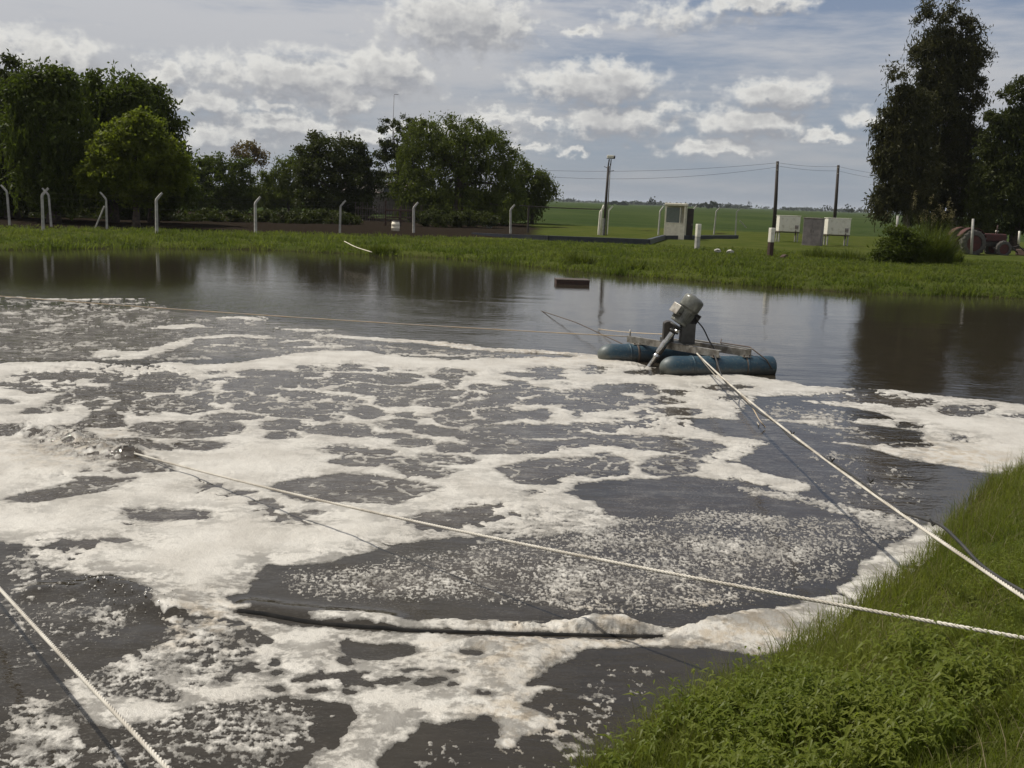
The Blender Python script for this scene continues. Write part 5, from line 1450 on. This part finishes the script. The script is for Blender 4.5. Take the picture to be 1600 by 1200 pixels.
# tractor
def tractor():
    Y = 66; b = aty(1535, 394, Y); b[2] = .42
    root = empty('tractor', b, math.radians(8)); tag(root, 'old red tractor parked behind the bank under the dark tree at right', 'tractor')
    def wheel(x, y, R, w, lugs):
        prof = [(-w * .5, R * .62), (-w * .5, R * .82), (-w * .42, R * .95), (-w * .2, R), (w * .2, R), (w * .42, R * .95), (w * .5, R * .82), (w * .5, R * .62), (-w * .5, R * .62)]
        o = MB().lathe((0, 0, 0), (0, 1, 0), prof, 30, False).build('wheel', MT['dusty_tyre'], root, True); o.location = (x, y, R - .03)
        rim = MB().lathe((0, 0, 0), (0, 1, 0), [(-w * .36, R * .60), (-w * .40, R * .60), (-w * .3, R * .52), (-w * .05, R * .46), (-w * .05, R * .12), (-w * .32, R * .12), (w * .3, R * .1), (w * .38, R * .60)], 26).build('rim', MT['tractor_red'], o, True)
        mb = MB()
        for k in range(lugs):
            a = 2 * math.pi * k / lugs
            for sd in (-1, 1):
                a2 = a + (math.pi / lugs if sd > 0 else 0)
                dr = np.array([math.cos(a2), 0, math.sin(a2)]); tg = np.array([-math.sin(a2), 0, math.cos(a2)])
                yv = unit(np.array([0, 1.0, 0]) * sd + tg * .5)
                M3 = np.stack([dr, yv, np.cross(dr, yv)], 1)
                mb.box(dr * R * 1.0 + np.array([0, sd * w * .24, 0]), (R * .07, w * .46, R * .08), M3)
        mb.build('tread_lugs', MT['dusty_tyre'], o)['kind'] = 'stuff'
    wheel(-1.28, -.78, .86, .46, 18); wheel(-1.28, .78, .86, .46, 18)
    wheel(1.05, -.62, .54, .26, 14); wheel(1.05, .62, .54, .26, 14)
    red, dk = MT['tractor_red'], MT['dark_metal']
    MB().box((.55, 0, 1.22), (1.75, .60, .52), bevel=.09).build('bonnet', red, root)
    g = MB().box((1.44, 0, 1.16), (.05, .50, .50), bevel=.015).build('grille', dk, root)
    for sy in (-1, 1):
        MB().lathe((1.47, sy * .17, 1.26), (1, 0, 0), [(0, .07), (.03, .075), (.05, .06)], 14).build('headlight', MT['glass'], root, True)
    MB().box((.35, 0, .80), (1.9, .40, .34), bevel=.04).build('engine_block', dk, root)
    MB().box((-1.05, 0, .86), (1.0, .50, .46), bevel=.05).build('gearbox', dk, root)
    MB().tube([(-1.28, -.9, .84), (-1.28, .9, .84)], .10, 10).build('rear_axle', dk, root, True)
    MB().tube([(1.05, -.66, .52), (1.05, .66, .52)], .06, 8).build('front_axle', dk, root, True)
    for sy in (-1, 1):
        fd = []
        for k in range(9):
            a = math.radians(25 + 130 * k / 8); fd.append((-1.28 + math.cos(a) * .98, .83 + math.sin(a) * .98))
        vs = [(p[0], sy * .58 + q, p[1] + r_) for p in fd for q, r_ in ((-.26, 0), (.26, 0), (.26, .03), (-.26, .03))]
        fs = []
        for k in range(8):
            for j in range(4): fs.append((k * 4 + j, k * 4 + (j + 1) % 4, (k + 1) * 4 + (j + 1) % 4, (k + 1) * 4 + j))
        fs += [(0, 1, 2, 3), (35, 34, 33, 32)]
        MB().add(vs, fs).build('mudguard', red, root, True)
    MB().box((-1.22, 0, 1.26), (.44, .46, .10), bevel=.04).build('seat', dk, root)
    MB().box((-1.44, 0, 1.50), (.09, .44, .36), bevel=.04).build('backrest', dk, root)
    MB().tube([(-.42, 0, 1.3), (-.68, 0, 1.66)], .025, 8).build('steering_column', dk, root, True)
    ring = [np.array((-.68, 0, 1.66)) + .2 * (math.cos(a) * np.array((0, 1, 0)) + math.sin(a) * np.array((.81, 0, .58))) for a in np.linspace(0, 2 * math.pi, 18)]
    MB().tube(ring, .015, 6, False).build('steering_wheel', dk, root, True)
    MB().tube([(.75, -.16, 1.45), (.75, -.16, 2.05)], .04, 8).build('exhaust_pipe', MT['rust'], root, True)
    MB().lathe((.92, .12, 1.46), (0, 0, 1), [(0, .06), (.12, .06), (.14, .09), (.22, .09), (.24, .05)], 12).build('air_filter', MT['white_paint'], root, True)
    for sy in (-1, 1):
        MB().tube([(1.5, sy * .45, .55), (2.2, sy * .5, .75), (2.9, sy * .52, .25)], .05, 6).build('loader_arm', dk, root, True)
    MB().box((3.15, 0, .30), (.55, 1.5, .42), rotz(0), bevel=.05).build('loader_bucket', MT['rust'], root)
tractor()
def straight_post(bx, by, ty, Y, r, mat, lb):
    b, t = aty(bx, by, Y), aty(bx + (by - ty) * .05, ty, Y); b[2] -= .15
    tag(MB().tube([b, (b + t) / 2, t], [r * 1.05, r, r * .9], 8).build('fence_post', MT[mat], None, True), lb, 'fence post', 'straight posts on the right bank')
straight_post(1518, 393, 342, 62, .085, 'concrete', 'pale straight post standing in front of the tractor')
straight_post(1401, 372, 337, 56, .075, 'concrete', 'pale post with a brown tip rising from the reeds')
straight_post(1592, 378, 361, 68, .07, 'white_paint', 'short white post right of the tractor at the picture edge')

# house glimpsed between the trees
def house():
    Y = 112; b = place(590, Y, .5)
    root = empty('low_house', b, .12); tag(root, 'pale low house glimpsed between the dark tree and the willow', 'house')
    MB().box((0, 0, 1.3), (8.0, 4.5, 2.6), bevel=.02).build('wall', MT['mauve_wall'], root)
    MB().box((1.2, -2.28, 2.9), (2.6, .1, 1.3), bevel=.02).build('gable_front', MT['house_white'], root)
    w = MB().box((1.0, -2.345, 2.95), (.6, .04, .7), bevel=.01).build('window', MT['glass'], root)
    MB().box((1.0, -2.37, 2.57), (.74, .06, .06), bevel=.008).build('window_sill', MT['house_white'], w)
    MB().add([(-4.3, -2.6, 2.62), (4.3, -2.6, 2.62), (4.3, 2.6, 2.62), (-4.3, 2.6, 2.62), (-4.1, 0, 3.9), (4.1, 0, 3.9)], [(0, 1, 5, 4), (2, 3, 4, 5), (1, 2, 5), (3, 0, 4), (3, 2, 1, 0)]).build('roof', MT['tin_roof'], root)
house()
def paling():
    root = empty('paling_fence', place(600, 92)); b0 = np.array(root.location)
    tag(root, 'rustic grey stick fence between the trees left of the willow', 'fence')
    rng = np.random.default_rng(4); x = -2.6; first = None
    while x < 3.6:
        h = 1.5 * rng.uniform(.85, 1.15); w = rng.uniform(.05, .09)
        o = MB().box((0, 0, h / 2 - .05), (w, .03, h + .1), rotz(rng.uniform(-.1, .1))).build('paling', MT['old_wood'], root)
        o.location = (x, rng.uniform(-.03, .03), 0); o.rotation_euler = (rng.uniform(-.04, .04), rng.uniform(-.05, .05), 0)
        x += rng.uniform(.13, .24)
    for z in (.45, 1.15):
        MB().tube([(-2.7, .05, z), (3.7, .05, z + .03)], .03, 6).build('rail', MT['old_wood'], root)
paling()
def gate_frame():
    root = empty('timber_gate', place(624, 80)); tag(root, 'rusty red timber gate frame beside the barrel', 'gate')
    for x, h in ((-1.1, 2.0), (.1, 1.6), (1.2, 1.9)):
        MB().box((x, 0, h / 2), (.14, .12, h), bevel=.01).build('gate_post', MT['rust'], root)
    for z in (.7, 1.25):
        MB().box((.05, -.08, z), (2.4, .05, .12), bevel=.008).build('gate_bar', MT['rust'], root)
gate_frame()
def barrel():
    b = aty(618, 358, 70); b[2] = .42
    root = empty('barrel', b); tag(root, 'small pale barrel standing behind the bank left of a bent post', 'barrel')
    MB().lathe((0, 0, 0), (0, 0, 1), [(0, .24), (.05, .27), (.25, .29), (.27, .305), (.29, .29), (.5, .29), (.52, .305), (.54, .29), (.72, .25)], 18).build('barrel_body', MT['cream'], root, True)
    MB().lathe((0, 0, .72), (0, 0, 1), [(0, .255), (.04, .26), (.05, .2)], 18).build('barrel_lid', MT['dark_metal'], root, True)
barrel()
b = aty(764, 352, 84)
def jug():
    root = empty('water_jug', b); tag(root, 'small pale turquoise jug under the big willow', 'jug')
    MB().lathe((0, 0, 0), (0, 0, 1), [(0, .15), (.02, .17), (.30, .17), (.38, .08), (.44, .06), (.46, .06)], 16).build('jug_body', MT['teal'], root, True)
    MB().tube([(.16, 0, .12), (.26, 0, .2), (.16, 0, .32)], .02, 6).build('handle', MT['teal'], root, True)
    MB().box((0, 0, -.12), (.5, .5, .22), bevel=.02).build('stone_base', MT['concrete'], root)
jug()
# aerial mast and stub behind the trees
def mast():
    Y = 116; b = place(609, Y, .5); t = aty(616, 143, Y)
    root = empty('aerial_mast', b); tag(root, 'thin leaning aerial mast rising above the conifer', 'mast')
    d = t - b
    MB().tube([(0, 0, 0), d * .97], [.045, .025], 6).build('mast_tube', MT['dark_metal'], root, True)
    MB().tube([d * .97, d * .97 + (.02, 0, .1), d * .97 + (.50, 0, .12)], .025, 6).build('aerial_arm', MT['dark_metal'], root, True)
    for k in (.15, .3, .45):
        MB().tube([d * .97 + (k, -.1, .11), d * .97 + (k, .1, .13)], .012, 5).build('aerial_element', MT['dark_metal'], root)
mast()
b = place(532, 118, .5); t = aty(532, 206, 118)
root = empty('chimney_stack', b); tag(root, 'short dark chimney pipe sticking out above the umbrella-shaped tree', 'chimney')
MB().tube([(0, 0, 0), (t - b) * .98], .13, 8).build('chimney_pipe', MT['dark_metal'], root, True)
MB().lathe((t - b) * .985, (0, 0, 1), [(0, .18), (.05, .19), (.12, .08)], 10).build('chimney_cap', MT['dark_metal'], root, True)

# floating crate and stick
def crate():
    p0 = at(868, 443.5); p1 = at(920, 445.5); c = (p0 + p1) / 2; c[2] = 0; c[1] += .3
    W = np.linalg.norm(p1 - p0)
    root = empty('floating_crate', c, math.radians(4)); tag(root, 'dark rusty wooden crate floating near the far bank', 'crate')
    for z in (.0, .10):
        for sy in (-1, 1):
            MB().box((0, sy * .36, z), (W, .035, .092), bevel=.006).build('plank', MT['rust'], root)
    for sx in (-1, 1):
        MB().box((sx * (W / 2 - .02), 0, .05), (.035, .68, .19), bevel=.006).build('end_board', MT['rust'], root)
    for k in range(5):
        MB().box((0, -.30 + k * .15, .165), (W + .03, .135, .03), bevel=.006).build('lid_board', MT['old_wood'], root)
crate()
p0, p1, p2 = aty(538, 377, 46.5), aty(556, 386, 44.0), aty(581, 394, 42.3)
tag(MB().tube(smooth_path([p0, p1, p2], 6), .018, 6).build('bamboo_stick', MT['cream'], None, True), 'pale stick lying down the far bank into the water', 'stick')
# litter on the right bank
def stone(x, y, Y, r, mat, lb, seed):
    rng = np.random.default_rng(seed); p = aty(x, y, Y)
    bm = bmesh.new(); bmesh.ops.create_icosphere(bm, subdivisions=2, radius=r)
    for v in bm.verts: v.co *= 1 + .22 * rng.normal() * .6; v.co.z *= .7
    me = bpy.data.meshes.new('stone'); bm.to_mesh(me); bm.free(); me.materials.append(MT[mat])
    o = bpy.data.objects.new('stone', me); COL.objects.link(o); o.location = p
    tag(o, lb, 'stone', 'pale stones on the right bank')
stone(1121, 392, 54, .18, 'concrete', 'pale stone in the grass right of the first marker post', 1)
stone(1141, 394, 54, .20, 'concrete', 'greyish stone just right of the pale stone', 2)
stone(1226, 402, 51, .22, 'rust', 'brown clod in the grass right of the second marker post', 3)
# ------------------------------------------------------------------ grass, weeds, reeds
MT['grass'] = leaf_mat('grass_blade', (.084, .106, .014), (.152, .160, .034), .5, 1.1, .5)
MT['weed'] = leaf_mat('weed_leaf', (.090, .122, .014), (.165, .182, .034), .48, 3.0, .42)
MT['dry'] = leaf_mat('dry_stem', (.20, .16, .085), (.11, .10, .05), .2, 3)
MT['reed'] = leaf_mat('reed_leaf', (.042, .060, .009), (.090, .100, .018), .3, 1.5)
MT['far_grass'] = leaf_mat('far_grass', (.052, .072, .012), (.112, .126, .028), .5, .35)

def blades(base, h, w, lean, rng, tone, seg=3, az=None):
    """curved tapering ribbons"""
    n = len(base)
    if az is None: az = rng.uniform(0, 2 * math.pi, n)
    ld = np.stack([np.cos(az), np.sin(az), 0 * az], -1)
    fa = az + math.pi / 2 + rng.normal(size=n) * .6
    sd = np.stack([np.cos(fa), np.sin(fa), 0 * fa], -1)
    V = []
    for k in range(seg + 1):
        t = k / seg
        c = base + ld * (lean * h * t ** 1.8)[:, None] + np.array([0, 0, 1.0]) * (h * (t - .35 * lean * t * t))[:, None]
        ww = w * (1 - t) ** .7
        if k == seg: V.append(c[:, None])
        else: V.append(np.stack([c - sd * ww[:, None] * .5, c + sd * ww[:, None] * .5], 1))
    Vv = np.concatenate(V, 1)            # n, 2*seg+1, 3
    m = 2 * seg + 1
    o = np.arange(n)[:, None] * m
    quads = [o + np.array([2 * k, 2 * k + 1, 2 * k + 3, 2 * k + 2]) for k in range(seg - 1)]
    tri = o + np.array([2 * seg - 2, 2 * seg - 1, 2 * seg])
    return Vv.reshape(-1, 3), [np.concatenate(quads) if quads else np.zeros((0, 4), int), tri], np.repeat(tone, m)

def join(parts):
    V, Q4, Q3, Tn = [], [], [], []; off = 0
    for v, (q4, q3), t in parts:
        V.append(v); Q4.append(q4 + off); Q3.append(q3 + off); Tn.append(t); off += len(v)
    return np.concatenate(V), [np.concatenate(Q4), np.concatenate(Q3)], np.concatenate(Tn)

def near_points(n, rng, dmin=-.04, xr=(-.6, 8.5), yr=(.7, 13.5)):
    """points on the near bank, thicker close to the camera's view"""
    x = rng.uniform(*xr, n); y = rng.uniform(*yr, n)
    d = pond_d(x, y)
    v = np.stack([x, y, np.full(n, .5)], -1) - CP
    w = v @ FW; px = 800 + FPX * (v @ RT) / np.maximum(w, .1)
    k = (d > dmin) & (w > .9) & (px < 1720) & (px > 700) & (d < 5)
    x, y, d = x[k], y[k], d[k]
    return np.stack([x, y, ground_z(x, y, d)], -1), d

WEED_C = wpts([(890, 1225), (960, 1115), (1060, 1055), (1180, 1055), (1330, 1040), (1450, 1040), (1520, 1100), (1500, 1300), (900, 1300)], .5)
def near_grass():
    rng = np.random.default_rng(21)
    parts = []
    P, d = near_points(420000, rng)
    P2, d2 = near_points(150000, rng, -.04, (-.2, 4.5), (.7, 5.5))
    P, d = np.concatenate([P, P2]), np.concatenate([d, d2])
    r = np.hypot(P[:, 0], P[:, 1])
    keep = rng.uniform(0, 1, len(P)) < np.clip(1.25 - r / 14, .45, 1)
    P, d, r = P[keep], d[keep], r[keep]
    cl = fbm(P[:, 0] * 2.2, P[:, 1] * 2.2, 3, 101)
    cl2 = fbm(P[:, 0] * .7, P[:, 1] * .7, 2, 102)
    wz = sstep(-.25, .35, poly_sdf(P[:, 0], P[:, 1], WEED_C))
    k = rng.uniform(0, 1, len(P)) < (.72 + .5 * cl) * (1 - .25 * wz)
    P, d, cl, cl2, wz = P[k], d[k], cl[k], cl2[k], wz[k]
    h = (.13 + .11 * np.clip(cl + .3, 0, 1) + .05 * cl2) * rng.uniform(.55, 1.5, len(P)) * (.75 + .5 * sstep(.9, .1, d))
    tone = np.clip(.42 + .6 * cl2 + rng.normal(size=len(P)) * .22, 0, 1)
    lean = rng.uniform(.1, 1.0, len(P))
    az = rng.uniform(0, 2 * math.pi, len(P))
    parts.append(blades(P - np.array([0, 0, .015]), h, rng.uniform(.0035, .008, len(P)), lean, rng, tone, 3, az))
    print('near blades', len(P))
    V, F_, Tn = join(parts)
    tag(mesh_np('bank_grass', V, F_, MT['grass'], None, False, {'tone': Tn}), kind='stuff')
    # long seed stalks at the water's edge
    P, d = near_points(26000, rng, -.05)
    k = (d < .5) & (rng.uniform(0, 1, len(P)) < .22); P = P[k][:800]
    v, f_, t = blades(P, rng.uniform(.25, .5, len(P)), rng.uniform(.003, .005, len(P)), rng.uniform(.1, .5, len(P)), rng, rng.uniform(0, 1, len(P)), 3)
    P, d = near_points(60000, rng, .0)
    k = rng.uniform(0, 1, len(P)) < .28; P = P[k][:6500]
    v2, f2, t2 = blades(P, rng.uniform(.10, .24, len(P)), rng.uniform(.003, .006, len(P)), rng.uniform(.3, 1.3, len(P)), rng, rng.uniform(0, 1, len(P)), 3)
    v, f_, t = join([(v, f_, t), (v2, f2, t2)])
    tag(mesh_np('dry_grass_stalks', v, f_, MT['dry'], None, False, {'tone': t}), kind='stuff')
near_grass()

def weeds(name, poly, n, hmax, leaf, mat, seed, spread=.3, xr=(-.6, 6), yr=(.8, 8.5), nl=11):
    rng = np.random.default_rng(seed)
    P, d = near_points(n * 14, rng, -.25, xr, yr)
    s = poly_sdf(P[:, 0], P[:, 1], poly) + .35 * fbm(P[:, 0] * 1.5, P[:, 1] * 1.5, 3, seed)
    cl = fbm(P[:, 0] * 1.8, P[:, 1] * 1.8, 3, seed + 3)
    k = (s > 0) & (rng.uniform(0, 1, len(P)) < .40 + 1.6 * cl)
    P = P[k][:n]; P[:, 2] = np.maximum(P[:, 2], .0)
    V, Q, Tn, SV, SQ = [], [], [], [], []
    m = len(P)
    H = hmax * rng.uniform(.45, 1.1, m); az = rng.uniform(0, 2 * math.pi, m); ln = rng.uniform(.1, .7, m)
    ld = np.stack([np.cos(az), np.sin(az), 0 * az], -1)
    stone_ = rng.uniform(0, 1, m)
    off = 0
    for j in range(nl):
        t = .28 + .72 * j / (nl - 1)
        c = P + ld * (ln * H * t ** 1.6)[:, None] + np.array([0, 0, 1.0]) * (H * (t - .3 * ln * t * t))[:, None]
        a = az + j * 2.4 + rng.normal(size=m) * .4
        o = np.stack([np.cos(a), np.sin(a), 0 * a], -1)
        up = rng.uniform(-.15, .7, m) * (1.1 if j > nl - 4 else .8)
        L = leaf * rng.uniform(.65, 1.3, m) * (1.0 if j < nl - 2 else .7)
        dr = o + np.array([0, 0, 1.0]) * up[:, None]; dr /= np.linalg.norm(dr, axis=1)[:, None]
        sd = np.cross(dr, np.array([0, 0, 1.0])); sd /= np.linalg.norm(sd, axis=1)[:, None] + 1e-9
        nrm = np.cross(sd, dr)
        W = L * rng.uniform(.19, .30, m)
        # spine bends down to the tip, two halves folded along it
        s0 = c; s1 = c + dr * (L * .45)[:, None] + nrm * (L * .05)[:, None]; s2 = c + dr * L[:, None] - np.array([0, 0, 1.0]) * (L * rng.uniform(.1, .6, m))[:, None]
        e1 = s1 + sd * W[:, None] * .55 + nrm * (W * .22)[:, None]; e2 = s1 - sd * W[:, None] * .55 + nrm * (W * .22)[:, None]
        V.append(np.stack([s0, e1, s1, e2, s2], 1).reshape(-1, 3))
        b = np.arange(m)[:, None] * 5 + off
        Q += [b + np.array([0, 2, 1]), b + np.array([0, 3, 2]), b + np.array([1, 2, 4]), b + np.array([2, 3, 4])]
        Tn.append(np.repeat(np.clip(stone_ * .6 + .4 * rng.uniform(0, 1, m) + .15 * (t - .5), 0, 1), 5)); off += m * 5
    sv, sf, st = blades(P, H * 1.0, np.full(m, .005), ln, rng, stone_ * .4, 3, az)
    V.append(sv); Q.append(sf[1] + off); Q4 = sf[0] + off; Tn.append(st)
    tag(mesh_np(name, np.concatenate(V), [np.concatenate(Q), Q4], MT[mat], None, False, {'tone': np.concatenate(Tn)}), kind='stuff')
    print(name, m)
weeds('broadleaf_weeds', WEED_C, 3300, .36, .070, 'weed', 31)
weeds('bank_weeds', wpts([(1240, 1010), (1330, 960), (1450, 880), (1490, 840), (1640, 800), (1650, 1230), (1420, 1225), (1480, 1050), (1300, 1030)], .6), 1000, .20, .040, 'weed', 33, xr=(0, 8), yr=(1.6, 11))

def far_grass():
    rng = np.random.default_rng(41)
    n = 260000
    az = rng.uniform(-.60, .60, n); rr = rng.uniform(35, 62, n) ** 1.0
    x, y = rr * np.sin(az), rr * np.cos(az)
    d = pond_d(x, y)
    lim = np.where(x > 8, 14 + 8 * sstep(8, 20, x), 8 + 6 * sstep(-12, 6, x))
    k = (d > -.25) & ((d < lim) | ((d < lim + 12) & (rng.uniform(0, 1, n) < .30)))
    cl = fbm(x * .55, y * .55, 4, 111); cl2 = fbm(x * 2.0, y * 2.0, 2, 112)
    k &= rng.uniform(0, 1, n) < (.45 + .75 * cl + .3 * cl2)
    x, y, d, cl, cl2 = x[k], y[k], d[k], cl[k], cl2[k]
    z = ground_z(x, y, d)
    h = (.17 + .28 * np.clip(cl + .1, 0, 1) + .18 * np.clip(cl2, 0, 1)) * rng.uniform(.5, 1.35, len(x)) * (1 - .35 * sstep(2, 7, d)) * (1 + 1.0 * sstep(.9, .1, d) * np.clip(fbm(x * 1.3, y * 1.3, 2, 118) + .1, 0, 1))
    tone = np.clip(.45 + .7 * fbm(x * .25, y * .25, 3, 113) + .25 * rng.normal(size=len(x)), 0, 1)
    v, f_, t = blades(np.stack([x, y, np.maximum(z, -.02)], -1), h, rng.uniform(.03, .06, len(x)), rng.uniform(.15, 1.0, len(x)), rng, tone, 2)
    tag(mesh_np('far_bank_grass', v, f_, MT['far_grass'], None, False, {'tone': t}), kind='stuff')
    print('far blades', len(x))
far_grass()

def clump(name, cx, cy, Y, w, h, n, mat, lb, seed, width=.03, cat='shrub', plume=0):
    rng = np.random.default_rng(seed)
    b = aty(cx, cy, Y); b[2] = gz(b[0], b[1]) - .05
    root = empty(name, b); tag(root, lb, cat)
    a = rng.uniform(0, 2 * math.pi, n); r = np.sqrt(rng.uniform(0, 1, n)) * w / 2
    base = np.stack([np.cos(a) * r, np.sin(a) * r * .7, 0 * r], -1)
    hh = h * rng.uniform(.35, 1.15, n) * (1 + .35 * fbm(base[:, 0] * 1.6 + seed, base[:, 1] * 1.6, 2, 7)) * (1 - .4 * (r / (w / 2)) ** 2)
    v, f_, t = blades(base, hh, np.full(n, width), rng.uniform(.05, .75, n), rng, rng.uniform(0, 1, n), 3, a + rng.normal(size=n) * .7)
    mesh_np('leaves', v, f_, MT[mat], root, False, {'tone': t})
    if plume:
        k = rng.choice(n, plume)
        tip = base[k] * 1.1 + np.array([0, 0, 1.0]) * (h * rng.uniform(.85, 1.25, plume))[:, None]
        pp = np.repeat(tip, 26, 0) + rng.normal(size=(plume * 26, 3)) * np.array([.05, .05, .16])
        v, q, t = leaf_cards(pp, np.zeros_like(pp), .12, .03, rng, .2)
        mesh_np('plumes', v, q, MT['dry'], root, False, {'tone': t})['kind'] = 'stuff'
T('bank_bush', 1408, 50, [(1406, 388, 30, 22), (1390, 396, 20, 16), (1428, 392, 22, 20), (1402, 370, 18, 16), (1422, 372, 14, 14)], 2.2, .06, 'leaf_pepper', 'dark green leafy bush on the far bank left of the feathery reeds', n=5200, size=(.17, .07), clump=.3, seed=90, cat='bush', nb=3)
clump('reed_clump', 1452, 412, 51, 2.2, 2.7, 1700, 'reed', 'feathery paler reed clump with dry plumes beside the tractor', 52, plume=18)
clump('reed_clump', 1486, 405, 53, 1.2, 1.2, 600, 'reed', 'low reed tuft between the feathery clump and the tractor post', 53)
for i, (x, y, Y, w, h, lb) in enumerate(((905, 418, 45, 1.5, .75, 'dark leafy tuft on the bank behind the floating crate'), (990, 425, 43, 1.3, .5, 'leafy tuft on the bank left of the motor top'), (1290, 392, 53, 2.4, .8, 'weedy tuft on the bank in front of the grey cabinet'), (1328, 400, 51, 1.6, .8, 'dry looking tuft below the right white tank'), (600, 372, 50, 1.6, .55, 'tuft on the bank crest beside the pale stick'), (190, 380, 45, 2.2, .5, 'dark tuft at the water edge under the bright bushy tree'), (400, 384, 45, 2.0, .45, 'dark tuft at the water edge below the sparse tree'))):
    clump('grass_tuft', x, y, Y, w, h, 500, 'reed', lb, 60 + i, .035, 'tuft')
# ------------------------------------------------------------------ air over the plain
def haze():
    m = bpy.data.materials.new('haze_air'); m.use_nodes = True
    T = NT(m.node_tree)
    for nd in list(T.n):
        if nd.type == 'BSDF_PRINCIPLED': T.n.remove(nd)
    v = T.add('ShaderNodeVolumePrincipled')
    v.inputs['Color'].default_value = (.80, .85, .93, 1); v.inputs['Density'].default_value = .00009; v.inputs['Anisotropy'].default_value = .2
    T.link(v.outputs[0], T.n['Material Output'].inputs['Volume'])
    o = MB().box((0, 0, 14.5), (19200, 19200, 33)).build('haze', m)
    tag(o, kind='stuff')
haze()
